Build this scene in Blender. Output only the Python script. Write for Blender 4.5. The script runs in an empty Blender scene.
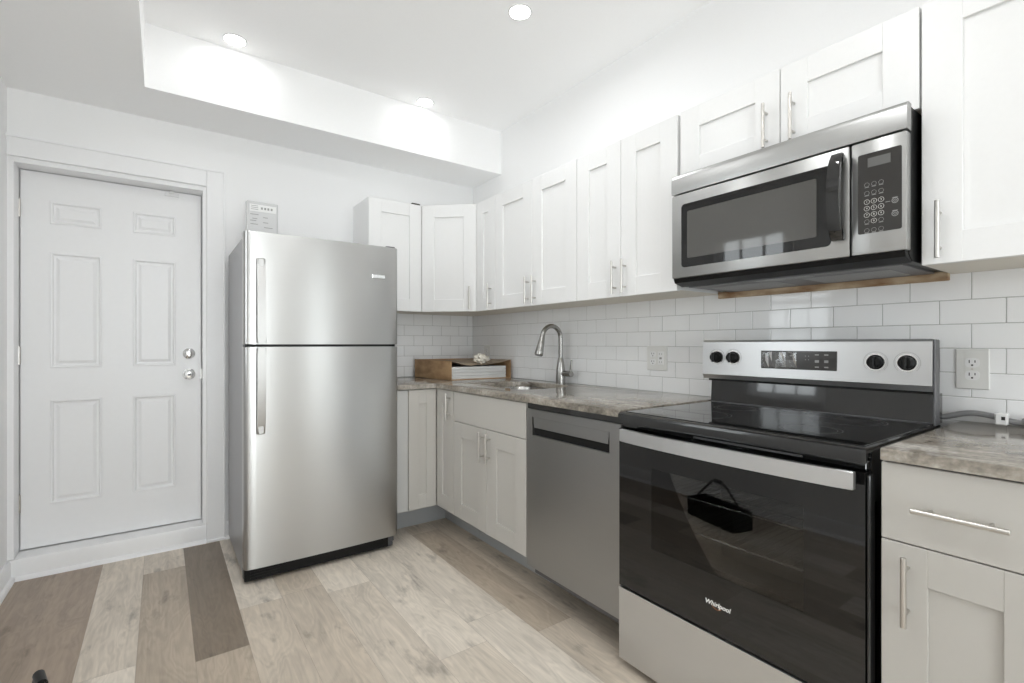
import bpy, bmesh, math, random
from mathutils import Vector, Matrix

C = bpy.context.scene.collection
SC = bpy.context.scene
random.seed(7)
PI = math.pi

# ------------------------------------------------------------------ camera, world, light, exposure
cam_d = bpy.data.cameras.new('camera')
cam = bpy.data.objects.new('camera', cam_d)
C.objects.link(cam)
cam.location = (-2.0451, -3.3796, 1.1646)
cam.rotation_euler = (PI / 2, 0, -0.6234)
cam_d.sensor_width = 36.0
cam_d.lens = 487.37 / 1024 * 36.0
cam_d.shift_y = (343.9 - 341.5) / 1024
cam_d.clip_start = 0.02
SC.camera = cam

vs = SC.view_settings
vs.view_transform = 'Standard'
vs.look = 'None'
vs.gamma = 1.0
vs.use_curve_mapping = False
vs.exposure = 0.07

W = bpy.data.worlds.new('world')
SC.world = W
W.use_nodes = True
W.node_tree.nodes['Background'].inputs[0].default_value = (0.93, 0.96, 1.0, 1)
W.node_tree.nodes['Background'].inputs[1].default_value = 2.5
SC.cycles.max_bounces = 14
SC.cycles.diffuse_bounces = 12
SC.cycles.glossy_bounces = 6
SC.cycles.transparent_max_bounces = 12
SC.cycles.sample_clamp_indirect = 6
SC.cycles.use_denoising = True

CAN_POWER = 3.2
WINDOW_POWER = (8.0, 53.0, 13.0)


def area(name, loc, rot, sx, sy, power, col):
    d = bpy.data.lights.new(name, 'AREA')
    d.shape = 'RECTANGLE'
    d.size, d.size_y, d.energy, d.color = sx, sy, power, col
    o = bpy.data.objects.new(name, d)
    o.location, o.rotation_euler = loc, rot
    C.objects.link(o)
    return o


# daylight by the side window; the two rear area lights are added fill
area('daylight_side', (-2.80, -1.27, 1.55), (0, -PI / 2, 0), 1.15, 0.66, WINDOW_POWER[0], (0.97, 0.985, 1.0))
area('fill_rear', (-1.875, -5.58, 1.20), (PI / 2, 0, 0), 1.35, 2.1, WINDOW_POWER[1], (0.975, 0.99, 1.0))
area('fill_streak', (-0.25, -5.58, 1.25), (PI / 2, 0, 0), 0.40, 2.1, WINDOW_POWER[2], (0.975, 0.99, 1.0))


# ------------------------------------------------------------------ materials
def new_mat(name):
    m = bpy.data.materials.new(name)
    m.use_nodes = True
    return m, m.node_tree.nodes, m.node_tree.links, m.node_tree.nodes['Principled BSDF']


def plain(name, col, rough=0.5, metal=0.0, coat=0.0, spec=0.5, bump=0.0, bscale=80.0, var=0.0):
    m, N, L, b = new_mat(name)
    b.inputs['Base Color'].default_value = (*col, 1)
    b.inputs['Roughness'].default_value = rough
    b.inputs['Metallic'].default_value = metal
    b.inputs['Coat Weight'].default_value = coat
    b.inputs['Coat Roughness'].default_value = 0.03
    b.inputs['Specular IOR Level'].default_value = spec
    tc = N.new('ShaderNodeTexCoord')
    nz = N.new('ShaderNodeTexNoise')
    nz.inputs['Scale'].default_value = bscale
    nz.inputs['Detail'].default_value = 4
    L.new(tc.outputs['Object'], nz.inputs['Vector'])
    if bump:
        bp = N.new('ShaderNodeBump')
        bp.inputs['Strength'].default_value = bump
        bp.inputs['Distance'].default_value = 0.002
        L.new(nz.outputs['Fac'], bp.inputs['Height'])
        L.new(bp.outputs['Normal'], b.inputs['Normal'])
    v = var or 0.015
    mr = N.new('ShaderNodeMapRange')
    mr.inputs['To Min'].default_value = 1 - v
    mr.inputs['To Max'].default_value = 1 + v
    L.new(nz.outputs['Fac'], mr.inputs['Value'])
    hs = N.new('ShaderNodeHueSaturation')
    hs.inputs['Color'].default_value = (*col, 1)
    L.new(mr.outputs['Result'], hs.inputs['Value'])
    L.new(hs.outputs['Color'], b.inputs['Base Color'])
    return m


def steel(name, col, rough, aniso=0.7, streak=(1.5, 1.5, 260.0), rvar=0.012):
    """brushed stainless steel: horizontal grain"""
    m, N, L, b = new_mat(name)
    b.inputs['Metallic'].default_value = 1.0
    b.inputs['Anisotropic'].default_value = aniso
    b.inputs['Anisotropic Rotation'].default_value = 0.25
    tg = N.new('ShaderNodeTangent')
    tg.direction_type = 'RADIAL'
    tg.axis = 'Z'
    L.new(tg.outputs['Tangent'], b.inputs['Tangent'])
    tc = N.new('ShaderNodeTexCoord')
    mp = N.new('ShaderNodeMapping')
    mp.inputs['Scale'].default_value = streak
    nz = N.new('ShaderNodeTexNoise')
    nz.inputs['Scale'].default_value = 1.0
    nz.inputs['Detail'].default_value = 6
    L.new(tc.outputs['Object'], mp.inputs['Vector'])
    L.new(mp.outputs['Vector'], nz.inputs['Vector'])
    mr = N.new('ShaderNodeMapRange')
    mr.inputs['To Min'].default_value = rough - rvar
    mr.inputs['To Max'].default_value = rough + rvar
    L.new(nz.outputs['Fac'], mr.inputs['Value'])
    L.new(mr.outputs['Result'], b.inputs['Roughness'])
    mc = N.new('ShaderNodeMix')
    mc.data_type = 'RGBA'
    mc.inputs[6].default_value = (*[c * 0.985 for c in col], 1)
    mc.inputs[7].default_value = (*[min(1, c * 1.015) for c in col], 1)
    L.new(nz.outputs['Fac'], mc.inputs[0])
    L.new(mc.outputs[2], b.inputs['Base Color'])
    return m


def emit(name, col, s):
    m, N, L, b = new_mat(name)
    b.inputs['Base Color'].default_value = (*col, 1)
    b.inputs['Emission Color'].default_value = (*col, 1)
    b.inputs['Emission Strength'].default_value = s
    return m


def thin_glass(name, tint, refl=1.0, rough=0.0, ior=1.5):
    m, N, L, b = new_mat(name)
    out = N['Material Output']
    N.remove(b)
    tr = N.new('ShaderNodeBsdfTransparent')
    tr.inputs[0].default_value = (*tint, 1)
    gl = N.new('ShaderNodeBsdfGlossy')
    gl.inputs['Roughness'].default_value = rough
    fr = N.new('ShaderNodeFresnel')
    fr.inputs['IOR'].default_value = ior
    mx = N.new('ShaderNodeMixShader')
    L.new(fr.outputs[0], mx.inputs[0])
    L.new(tr.outputs[0], mx.inputs[1])
    L.new(gl.outputs[0], mx.inputs[2])
    L.new(mx.outputs[0], out.inputs[0])
    return m


def granite():
    m, N, L, b = new_mat('granite')
    b.inputs['Roughness'].default_value = 0.09
    tc = N.new('ShaderNodeTexCoord')
    mp = N.new('ShaderNodeMapping')
    mp.inputs['Rotation'].default_value = (0, 0, 0.30)
    mp.inputs['Scale'].default_value = (4.2, 1.5, 4.2)
    L.new(tc.outputs['Object'], mp.inputs['Vector'])
    n1 = N.new('ShaderNodeTexNoise')
    n1.inputs['Scale'].default_value = 2.6
    n1.inputs['Detail'].default_value = 9
    n1.inputs['Roughness'].default_value = 0.62
    n1.inputs['Distortion'].default_value = 1.1
    L.new(mp.outputs['Vector'], n1.inputs['Vector'])
    cr = N.new('ShaderNodeValToRGB')
    e = cr.color_ramp.elements
    e[0].position, e[0].color = 0.30, (0.075, 0.068, 0.056, 1)
    e[1].position, e[1].color = 0.72, (0.46, 0.435, 0.385, 1)
    k = e.new(0.44); k.color = (0.215, 0.19, 0.158, 1)
    k = e.new(0.54); k.color = (0.305, 0.275, 0.235, 1)
    L.new(n1.outputs['Fac'], cr.inputs['Fac'])
    n2 = N.new('ShaderNodeTexNoise')
    n2.inputs['Scale'].default_value = 90
    n2.inputs['Detail'].default_value = 6
    L.new(tc.outputs['Object'], n2.inputs['Vector'])
    mr = N.new('ShaderNodeMapRange')
    mr.inputs['From Min'].default_value = 0.3
    mr.inputs['From Max'].default_value = 0.7
    mr.inputs['To Min'].default_value = 0.72
    mr.inputs['To Max'].default_value = 1.22
    L.new(n2.outputs['Fac'], mr.inputs['Value'])
    hs = N.new('ShaderNodeHueSaturation')
    L.new(cr.outputs['Color'], hs.inputs['Color'])
    L.new(mr.outputs['Result'], hs.inputs['Value'])
    L.new(hs.outputs['Color'], b.inputs['Base Color'])
    return m


def plank_mat():
    m, N, L, b = new_mat('vinyl_plank')
    b.inputs['Roughness'].default_value = 0.38
    b.inputs['Specular IOR Level'].default_value = 0.35
    at = N.new('ShaderNodeAttribute')
    at.attribute_name = 'tone'
    sd = N.new('ShaderNodeAttribute')
    sd.attribute_name = 'seed'
    tc = N.new('ShaderNodeTexCoord')
    add = N.new('ShaderNodeVectorMath')
    add.operation = 'ADD'
    L.new(tc.outputs['Object'], add.inputs[0])
    L.new(sd.outputs['Vector'], add.inputs[1])
    # long grain
    mp = N.new('ShaderNodeMapping')
    mp.inputs['Scale'].default_value = (34, 2.4, 1)
    L.new(add.outputs[0], mp.inputs['Vector'])
    g = N.new('ShaderNodeTexNoise')
    g.inputs['Scale'].default_value = 1.6
    g.inputs['Detail'].default_value = 8
    g.inputs['Roughness'].default_value = 0.65
    g.inputs['Distortion'].default_value = 0.6
    L.new(mp.outputs['Vector'], g.inputs['Vector'])
    # broad blotches with cathedral rings
    mp2 = N.new('ShaderNodeMapping')
    mp2.inputs['Scale'].default_value = (7.0, 1.5, 1)
    L.new(add.outputs[0], mp2.inputs['Vector'])
    bl = N.new('ShaderNodeTexNoise')
    bl.inputs['Scale'].default_value = 1.0
    bl.inputs['Detail'].default_value = 3
    bl.inputs['Distortion'].default_value = 0.5
    L.new(mp2.outputs['Vector'], bl.inputs['Vector'])
    mul = N.new('ShaderNodeMath'); mul.operation = 'MULTIPLY'; mul.inputs[1].default_value = 95.0
    L.new(bl.outputs['Fac'], mul.inputs[0])
    sn = N.new('ShaderNodeMath'); sn.operation = 'SINE'
    L.new(mul.outputs[0], sn.inputs[0])
    # knots and dark checks
    mp3 = N.new('ShaderNodeMapping')
    mp3.inputs['Scale'].default_value = (9.0, 3.4, 1)
    L.new(add.outputs[0], mp3.inputs['Vector'])
    kn = N.new('ShaderNodeTexNoise')
    kn.inputs['Scale'].default_value = 1.3
    kn.inputs['Detail'].default_value = 5
    kn.inputs['Roughness'].default_value = 0.55
    L.new(mp3.outputs['Vector'], kn.inputs['Vector'])
    km = N.new('ShaderNodeMapRange')
    km.inputs['From Min'].default_value = 0.59
    km.inputs['From Max'].default_value = 0.72
    km.inputs['To Min'].default_value = 0.0
    km.inputs['To Max'].default_value = 0.42
    L.new(kn.outputs['Fac'], km.inputs['Value'])
    # value = 1 + grain + rings - knots
    gr = N.new('ShaderNodeMapRange')
    gr.inputs['From Min'].default_value = 0.3
    gr.inputs['From Max'].default_value = 0.7
    gr.inputs['To Min'].default_value = 0.86
    gr.inputs['To Max'].default_value = 1.12
    L.new(g.outputs['Fac'], gr.inputs['Value'])
    rr = N.new('ShaderNodeMath'); rr.operation = 'MULTIPLY_ADD'
    rr.inputs[1].default_value = 0.05
    L.new(sn.outputs[0], rr.inputs[0])
    L.new(gr.outputs['Result'], rr.inputs[2])
    bb = N.new('ShaderNodeMapRange')
    bb.inputs['From Min'].default_value = 0.3
    bb.inputs['From Max'].default_value = 0.7
    bb.inputs['To Min'].default_value = -0.10
    bb.inputs['To Max'].default_value = 0.10
    L.new(bl.outputs['Fac'], bb.inputs['Value'])
    s1 = N.new('ShaderNodeMath'); s1.operation = 'ADD'
    L.new(rr.outputs[0], s1.inputs[0]); L.new(bb.outputs['Result'], s1.inputs[1])
    s2 = N.new('ShaderNodeMath'); s2.operation = 'SUBTRACT'
    L.new(s1.outputs[0], s2.inputs[0]); L.new(km.outputs['Result'], s2.inputs[1])
    hs = N.new('ShaderNodeHueSaturation')
    L.new(at.outputs['Color'], hs.inputs['Color'])
    L.new(s2.outputs[0], hs.inputs['Value'])
    L.new(hs.outputs['Color'], b.inputs['Base Color'])
    bp = N.new('ShaderNodeBump')
    bp.inputs['Strength'].default_value = 0.12
    bp.inputs['Distance'].default_value = 0.001
    L.new(g.outputs['Fac'], bp.inputs['Height'])
    L.new(bp.outputs['Normal'], b.inputs['Normal'])
    return m


def wood(name, ca, cb, scale=(3, 3, 30)):
    m, N, L, b = new_mat(name)
    b.inputs['Roughness'].default_value = 0.7
    tc = N.new('ShaderNodeTexCoord')
    mp = N.new('ShaderNodeMapping')
    mp.inputs['Scale'].default_value = scale
    L.new(tc.outputs['Object'], mp.inputs['Vector'])
    nz = N.new('ShaderNodeTexNoise')
    nz.inputs['Scale'].default_value = 2.0
    nz.inputs['Detail'].default_value = 6
    L.new(mp.outputs['Vector'], nz.inputs['Vector'])
    cr = N.new('ShaderNodeValToRGB')
    cr.color_ramp.elements[0].position = 0.38
    cr.color_ramp.elements[0].color = (*ca, 1)
    cr.color_ramp.elements[1].position = 0.62
    cr.color_ramp.elements[1].color = (*cb, 1)
    L.new(nz.outputs['Fac'], cr.inputs['Fac'])
    L.new(cr.outputs['Color'], b.inputs['Base Color'])
    return m


M = {}
M['wall'] = plain('wall_paint', (0.88, 0.88, 0.88), 0.55, bump=0.03, bscale=120)
M['ceil'] = plain('ceiling_paint', (0.94, 0.94, 0.94), 0.7)
M['trim'] = plain('trim_paint', (0.86, 0.86, 0.865), 0.3)
M['door'] = plain('door_paint', (0.84, 0.84, 0.845), 0.32, bump=0.02, bscale=40)
M['cabw'] = plain('white_cabinet', (0.79, 0.79, 0.785), 0.32)
M['cabg'] = plain('grey_cabinet', (0.475, 0.458, 0.428), 0.36)
M['kick'] = plain('grey_kick', (0.36, 0.37, 0.375), 0.45)
M['filler'] = plain('grey_filler', (0.46, 0.46, 0.45), 0.4)
M['cabbot'] = plain('cabinet_underside', (0.72, 0.68, 0.60), 0.5)
M['steel'] = steel('brushed_steel', (0.47, 0.467, 0.458), 0.29, aniso=0.75)
M['steeld'] = steel('dark_brushed_steel', (0.36, 0.36, 0.355), 0.32)
M['steelb'] = steel('bright_brushed_steel', (0.62, 0.625, 0.63), 0.36, aniso=0.45)
M['steelm'] = steel('soft_brushed_steel', (0.43, 0.43, 0.422), 0.36, aniso=0.5)
M['steelh'] = steel('handle_steel', (0.46, 0.455, 0.445), 0.34, aniso=0.4)
M['nickel'] = plain('satin_nickel', (0.60, 0.58, 0.55), 0.28, metal=1.0)
M['faucet'] = plain('brushed_nickel', (0.36, 0.352, 0.338), 0.26, metal=1.0)
M['chrome'] = plain('chrome', (0.80, 0.80, 0.80), 0.12, metal=1.0)
M['bglass'] = plain('black_glass', (0.006, 0.006, 0.006), 0.03, spec=0.6)
M['bplastic'] = plain('black_plastic', (0.008, 0.008, 0.008), 0.35, spec=0.2)
M['bgloss'] = plain('black_gloss', (0.010, 0.010, 0.010), 0.08, coat=0.5)
M['benamel'] = plain('black_enamel', (0.016, 0.016, 0.016), 0.16, coat=0.3)
M['dgrey'] = plain('dark_grey_side', (0.10, 0.10, 0.105), 0.4)
M['fridgeside'] = plain('grey_fridge_side', (0.30, 0.30, 0.31), 0.35, bump=0.05, bscale=300)
M['mwglass'] = plain('smoked_window', (0.085, 0.083, 0.078), 0.05, spec=0.6)
M['panel'] = plain('dark_control_panel', (0.030, 0.028, 0.026), 0.16)
M['lcd'] = plain('lcd', (0.13, 0.13, 0.125), 0.15)
M['mark'] = plain('pale_marking', (0.62, 0.61, 0.58), 0.5)
M['markg'] = plain('grey_marking', (0.28, 0.28, 0.27), 0.5)
M['logo'] = plain('silver_lettering', (0.80, 0.80, 0.78), 0.4)
M['rust'] = plain('orange_mark', (0.55, 0.20, 0.06), 0.5)
M['granite'] = granite()
M['tile'] = plain('white_glazed_tile', (0.84, 0.845, 0.85), 0.06, var=0.02, bscale=6, bump=0.03)
M['grout'] = plain('grey_grout', (0.46, 0.46, 0.45), 0.8)
M['plank'] = plank_mat()
M['seam'] = plain('plank_seam', (0.34, 0.29, 0.24), 0.8)
M['card'] = wood('cardboard', (0.33, 0.195, 0.095), (0.50, 0.325, 0.175), (4, 4, 9))
M['cardin'] = plain('cardboard_inside', (0.33, 0.26, 0.19), 0.8)
M['slab'] = plain('white_slab', (0.66, 0.66, 0.65), 0.35)
M['rag'] = plain('crumpled_paper', (0.72, 0.68, 0.60), 0.85, bump=0.3, bscale=150)
M['plate'] = plain('outlet_plate', (0.70, 0.70, 0.68), 0.3)
M['slot'] = plain('outlet_slot', (0.03, 0.03, 0.03), 0.6)
M['cable'] = plain('grey_cable', (0.22, 0.22, 0.225), 0.45)
M['wplastic'] = plain('white_plastic', (0.80, 0.80, 0.80), 0.25)
M['rawwood'] = wood('raw_wood', (0.24, 0.125, 0.055), (0.60, 0.48, 0.33), (3, 3.2, 9))
M['lens'] = emit('lamp_lens', (1.0, 0.99, 0.97), 14.0)
M['pane'] = thin_glass('window_glass', (0.96, 0.98, 0.98))
M['ovenglass'] = thin_glass('oven_window_glass', (0.50, 0.50, 0.49), ior=1.6)
M['film_clear'] = thin_glass('peeling_film', (0.85, 0.85, 0.85), rough=0.08, ior=1.9)
M['enamel'] = plain('oven_enamel', (0.42, 0.42, 0.41), 0.35)
M['rack'] = plain('rack_wire', (0.75, 0.75, 0.75), 0.2, metal=1.0)
M['film'] = plain('clear_wrap', (0.60, 0.60, 0.60), 0.12)
M['paper'] = plain('printed_page', (0.60, 0.60, 0.60), 0.5)
M['paperw'] = plain('white_page', (0.78, 0.78, 0.77), 0.5)
M['sinksteel'] = plain('sink_steel', (0.62, 0.61, 0.59), 0.22, metal=1.0)
M['filter'] = plain('grease_filter', (0.30, 0.30, 0.30), 0.35, metal=0.8)
M['debris'] = plain('dark_scrap', (0.07, 0.06, 0.05), 0.8)

# ------------------------------------------------------------------ mesh helpers
ORIGIN = {}
ID = (Vector((1, 0, 0)), Vector((0, 1, 0)))


class Fr:
    """local frame: u to the right seen from the front, n out of the front, z up"""
    def __init__(self, o, U, Nn):
        self.o, self.U, self.N = Vector(o), Vector(U).normalized(), Vector(Nn).normalized()

    def __call__(self, p):
        return self.o + self.U * p[0] + self.N * p[1] + Vector((0, 0, p[2]))


WORLD = Fr((0, 0, 0), (1, 0, 0), (0, 1, 0))


def RW(x, y):            # a front on the right-hand wall
    return Fr((x, y, 0), (0, -1, 0), (-1, 0, 0))


def BW(x, y):            # a front on the back wall
    return Fr((x, y, 0), (1, 0, 0), (0, -1, 0))


class MB:
    def __init__(self, fr=WORLD):
        self.fr, self.bm = fr, bmesh.new()

    def box(self, u0, u1, n0, n1, z0, z1, bev=0.0, seg=1):
        b = self.bm
        v = [b.verts.new((u, n, z)) for z in (z0, z1) for n in (n0, n1) for u in (u0, u1)]
        fs = [b.faces.new([v[i] for i in q]) for q in
              ((0, 1, 3, 2), (4, 6, 7, 5), (0, 4, 5, 1), (2, 3, 7, 6), (0, 2, 6, 4), (1, 5, 7, 3))]
        if bev:
            es = list({e for f in fs for e in f.edges})
            bmesh.ops.bevel(b, geom=es, offset=bev, segments=seg, affect='EDGES', profile=0.5)
        return self

    def prism(self, pts, a0, a1, axis='z', bev=0.0):
        """extrude a polygon. axis z: pts are (u,n); n: pts (u,z); u: pts (n,z)"""
        f = {'z': lambda p, a: (p[0], p[1], a), 'n': lambda p, a: (p[0], a, p[1]), 'u': lambda p, a: (a, p[0], p[1])}[axis]
        b = self.bm
        lo = [b.verts.new(f(p, a0)) for p in pts]
        hi = [b.verts.new(f(p, a1)) for p in pts]
        n = len(pts)
        fs = [b.faces.new(lo), b.faces.new(hi)]
        for i in range(n):
            b.faces.new((lo[i], lo[(i + 1) % n], hi[(i + 1) % n], hi[i]))
        if bev:
            es = list({e for g in fs for e in g.edges})
            bmesh.ops.bevel(b, geom=es, offset=bev, segments=1, affect='EDGES', profile=0.5)
        return self

    def tube(self, pts, r, seg=12, cap=True, flat=None):
        b = self.bm
        pts = [Vector(p) for p in pts]
        rs = r if isinstance(r, (list, tuple)) else [r] * len(pts)
        rings = []
        ref = None
        for i, p in enumerate(pts):
            t = (pts[min(i + 1, len(pts) - 1)] - pts[max(i - 1, 0)]).normalized()
            if ref is None:
                ref = Vector((0, 0, 1)) if abs(t.z) < 0.9 else Vector((1, 0, 0))
            a = (ref - t * ref.dot(t)).normalized()
            ref = a
            c = t.cross(a)
            rings.append([b.verts.new(p + (a * math.cos(k * 2 * PI / seg) + c * math.sin(k * 2 * PI / seg)) * rs[i]) for k in range(seg)])
        for i in range(len(rings) - 1):
            for k in range(seg):
                b.faces.new((rings[i][k], rings[i][(k + 1) % seg], rings[i + 1][(k + 1) % seg], rings[i + 1][k]))
        if cap:
            b.faces.new(rings[0]); b.faces.new(rings[-1])
        return self

    def cyl(self, p0, p1, r, seg=20):
        return self.tube([p0, p1], r, seg)

    def lathe(self, c, axis, prof, seg=28):
        """prof: (distance along axis, radius) list"""
        c, ax = Vector(c), Vector(axis).normalized()
        ref = Vector((0, 0, 1)) if abs(ax.z) < 0.9 else Vector((1, 0, 0))
        a = (ref - ax * ref.dot(ax)).normalized(); d = ax.cross(a)
        b = self.bm
        rings = [[b.verts.new(c + ax * h + (a * math.cos(k * 2 * PI / seg) + d * math.sin(k * 2 * PI / seg)) * max(r, 1e-4)) for k in range(seg)] for h, r in prof]
        for i in range(len(rings) - 1):
            for k in range(seg):
                b.faces.new((rings[i][k], rings[i][(k + 1) % seg], rings[i + 1][(k + 1) % seg], rings[i + 1][k]))
        b.faces.new(rings[0]); b.faces.new(rings[-1])
        return self

    def strip(self, prof, u0, u1):
        """closed section given in (n,z), extruded along u"""
        return self.prism(prof, u0, u1, 'u')

    def ring(self, c, r0, r1, n0, n1, seg=20):
        """flat ring facing n, centred at (u,z)"""
        b = self.bm
        vs_ = []
        for r, n in ((r0, n0), (r0, n1), (r1, n1), (r1, n0)):
            vs_.append([b.verts.new((c[0] + r * math.cos(k * 2 * PI / seg), n, c[1] + r * math.sin(k * 2 * PI / seg))) for k in range(seg)])
        for i in range(4):
            for k in range(seg):
                j = (i + 1) % 4
                b.faces.new((vs_[i][k], vs_[i][(k + 1) % seg], vs_[j][(k + 1) % seg], vs_[j][k]))
        return self

    def text(self, body, u, n, z, size, ext=0.0004, shear=0.0, align='CENTER', bold=0.0):
        cu = bpy.data.curves.new('txt', 'FONT')
        cu.body, cu.size, cu.extrude, cu.shear, cu.align_x = body, size, ext, shear, align
        cu.align_y = 'CENTER'
        cu.offset = bold
        cu.resolution_u = 3
        o = bpy.data.objects.new('txt', cu)
        C.objects.link(o)
        bpy.context.view_layer.update()
        me = bpy.data.meshes.new_from_object(o.evaluated_get(bpy.context.evaluated_depsgraph_get()))
        vs_ = [self.bm.verts.new((u + v.co.x, n + v.co.z, z + v.co.y)) for v in me.vertices]
        for p in me.polygons:
            try:
                self.bm.faces.new([vs_[i] for i in p.vertices])
            except ValueError:
                pass
        bpy.data.objects.remove(o); bpy.data.meshes.remove(me); bpy.data.curves.remove(cu)
        return self

    def build(self, name, mat, parent=None, smooth=35):
        b = self.bm
        org = ORIGIN.get(parent, Vector((0, 0, 0))) if parent else Vector((0, 0, 0))
        for v in b.verts:
            v.co = self.fr(v.co) - org
        bmesh.ops.recalc_face_normals(b, faces=b.faces[:])
        me = bpy.data.meshes.new(name)
        b.to_mesh(me); b.free()
        me.materials.append(M[mat] if isinstance(mat, str) else mat)
        if smooth:
            for p in me.polygons:
                p.use_smooth = True
            me.set_sharp_from_angle(angle=math.radians(smooth))
        o = bpy.data.objects.new(name, me)
        C.objects.link(o)
        if parent:
            o.parent = parent
            ORIGIN[o] = org
        else:
            ORIGIN[o] = Vector((0, 0, 0))
        return o


def recenter(o):
    """move a parentless mesh's origin to the base of its box"""
    me = o.data
    xs = [v.co for v in me.vertices]
    lo = Vector((min(p.x for p in xs), min(p.y for p in xs), min(p.z for p in xs)))
    hi = Vector((max(p.x for p in xs), max(p.y for p in xs), max(p.z for p in xs)))
    c = Vector(((lo.x + hi.x) / 2, (lo.y + hi.y) / 2, lo.z))
    for v in me.vertices:
        v.co -= c
    o.location = c
    ORIGIN[o] = c
    return o


def tag(o, label, cat=None, group=None, kind=None):
    o['label'] = label
    if cat: o['category'] = cat
    if group: o['group'] = group
    if kind: o['kind'] = kind
    return o


def thing(name, loc, label, cat, group=None, kind=None):
    o = bpy.data.objects.new(name, None)
    o.empty_display_size = 0.1
    o.location = loc
    C.objects.link(o)
    ORIGIN[o] = Vector(loc)
    return tag(o, label, cat, group, kind)


def struct(mb, name, mat, label, cat):
    return tag(mb.build(name, mat), label, cat, kind='structure')


# ------------------------------------------------------------------ measures
XL, YF = -2.66, -5.4                    # left wall, wall behind the camera
ZT, ZS = 2.7357, 2.4214                 # tray ceiling, lowered ceiling
XS, YS = -2.112, -0.398                 # edges of the lowered part
CT = 0.9240                             # countertop
XD = -0.6795                            # fronts of the base cabinets
XU, ZU, HU = -0.3169, 1.3846, 0.7282    # wall cabinets
ZTOP = ZU + HU
TW = 0.010                              # tile thickness

# ------------------------------------------------------------------ floor
def build_floor():
    b = bmesh.new()
    tone = b.loops.layers.float_color.new('tone')
    seedc = b.loops.layers.float_color.new('seed')
    CR = (0.620, 0.550, 0.465); LT = (0.660, 0.596, 0.515); BE = (0.540, 0.468, 0.385)
    TP = (0.430, 0.360, 0.285); BR = (0.330, 0.262, 0.205); DK = (0.225, 0.180, 0.138)
    g = 0.0005
    cuts = [-3.0, -2.822, -2.647, -2.295, -2.120, -1.944, -1.768, -1.595, -1.415, -1.213, -1.010, -0.808, -0.632, -0.456, -0.28, -0.10, 0.10]
    rows = {-2.647: [(BR, 0.2), (BR, -0.62)], -2.295: [(CR, 0.2), (LT, -1.15)],
            -2.120: [(CR, 0.2), (TP, -0.30), (BE, -1.52)], -1.944: [(CR, 0.2), (DK, -0.035), (TP, -1.255)],
            -1.768: [(LT, 0.2), (BE, -0.95)], -1.595: [(BE, 0.2), (BE, -0.93), (CR, -2.15)],
            -1.415: [(LT, 0.2), (CR, -1.03), (LT, -2.25)], -1.213: [(LT, 0.2), (LT, -0.55), (CR, -1.77)],
            -1.010: [(CR, 0.2), (LT, -0.40), (LT, -1.62)], -0.808: [(BE, 0.2), (TP, -0.62), (BE, -1.84)],
            -0.632: [(BE, 0.2), (BE, -1.0)]}
    for i in range(len(cuts) - 1):
        xa, xb = cuts[i], cuts[i + 1]
        spec = rows.get(xa) or [(random.choice((CR, LT, BE, TP)), 0.2)]
        ys = [s[1] for s in spec]
        cols = [s[0] for s in spec]
        while ys[-1] > YF:
            ys.append(ys[-1] - 1.22)
            cols.append(random.choice((CR, LT, BE, CR, TP)))
        for k in range(len(ys) - 1):
            ya, yb = ys[k], max(ys[k + 1], YF - 0.1)
            v = [b.verts.new(p) for p in ((xa + g, yb + g, 0), (xb - g, yb + g, 0), (xb - g, ya - g, 0), (xa + g, ya - g, 0))]
            f = b.faces.new(v)
            j = random.uniform(0.96, 1.04)
            sx, sy = random.uniform(0, 50), random.uniform(0, 50)
            for l in f.loops:
                l[tone] = (cols[k][0] * j, cols[k][1] * j, cols[k][2] * j, 1)
                l[seedc] = (sx, sy, random.random(), 1)
    # sub-base that shows as the thin seams
    zb = -0.0015
    f = b.faces.new([b.verts.new(p) for p in ((-3.0, YF - 0.1, zb), (0.2, YF - 0.1, zb), (0.2, 0.3, zb), (-3.0, 0.3, zb))])
    f.material_index = 1
    lo = [b.verts.new(p) for p in ((-3.0, YF - 0.1, -0.08), (0.2, YF - 0.1, -0.08), (0.2, 0.3, -0.08), (-3.0, 0.3, -0.08))]
    b.faces.new(lo[::-1]).material_index = 1
    up = list(f.verts)
    for k in range(4):
        b.faces.new((lo[k], lo[(k + 1) % 4], up[(k + 1) % 4], up[k])).material_index = 1
    me = bpy.data.meshes.new('floor')
    b.to_mesh(me); b.free()
    me.materials.append(M['plank']); me.materials.append(M['seam'])
    o = bpy.data.objects.new('floor', me)
    C.objects.link(o)
    tag(o, 'floor of mixed cream, taupe and dark brown wood-look planks', 'floor', kind='structure')


build_floor()

# ------------------------------------------------------------------ walls and ceiling
DX0, DX1, DZ0, DZ1 = -2.66, -1.831, 0.098, 2.088        # door opening in the back wall
mb = MB()
mb.box(DX1, 0.12, 0, 0.14, 0, ZT + 0.1)
mb.box(XL - 0.14, DX1, 0, 0.14, DZ1, ZT + 0.1)
mb.box(XL - 0.14, DX1, 0, 0.14, 0, DZ0)
mb.box(XL - 0.14, XL, 0.0, 0.14, DZ0, DZ1)
mb.box(XL - 0.14, DX1 + 0.05, 0.16, 0.20, 0, DZ1 + 0.1)  # unseen backing added behind the door to block sky light
struct(mb, 'wall_back', 'wall', 'white back wall holding the panelled door and the fridge', 'wall')
FX0, FX1, FZ0, FZ1 = -2.50, -1.25, 0.20, 2.20           # opening of the tall rear window added for fill light
GX0, GX1 = -0.42, -0.08                                 # opening of a narrow window added for the fridge streak
mb = MB()
mb.box(0, 0.12, YF - 0.12, 0, 0, ZT + 0.1)
struct(mb, 'wall_right', 'wall', 'white right wall rising above the long row of cabinets', 'wall')
WY0, WY1, WZ0, WZ1 = -1.56, -0.98, 1.02, 2.08           # side window
mb = MB()
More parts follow.
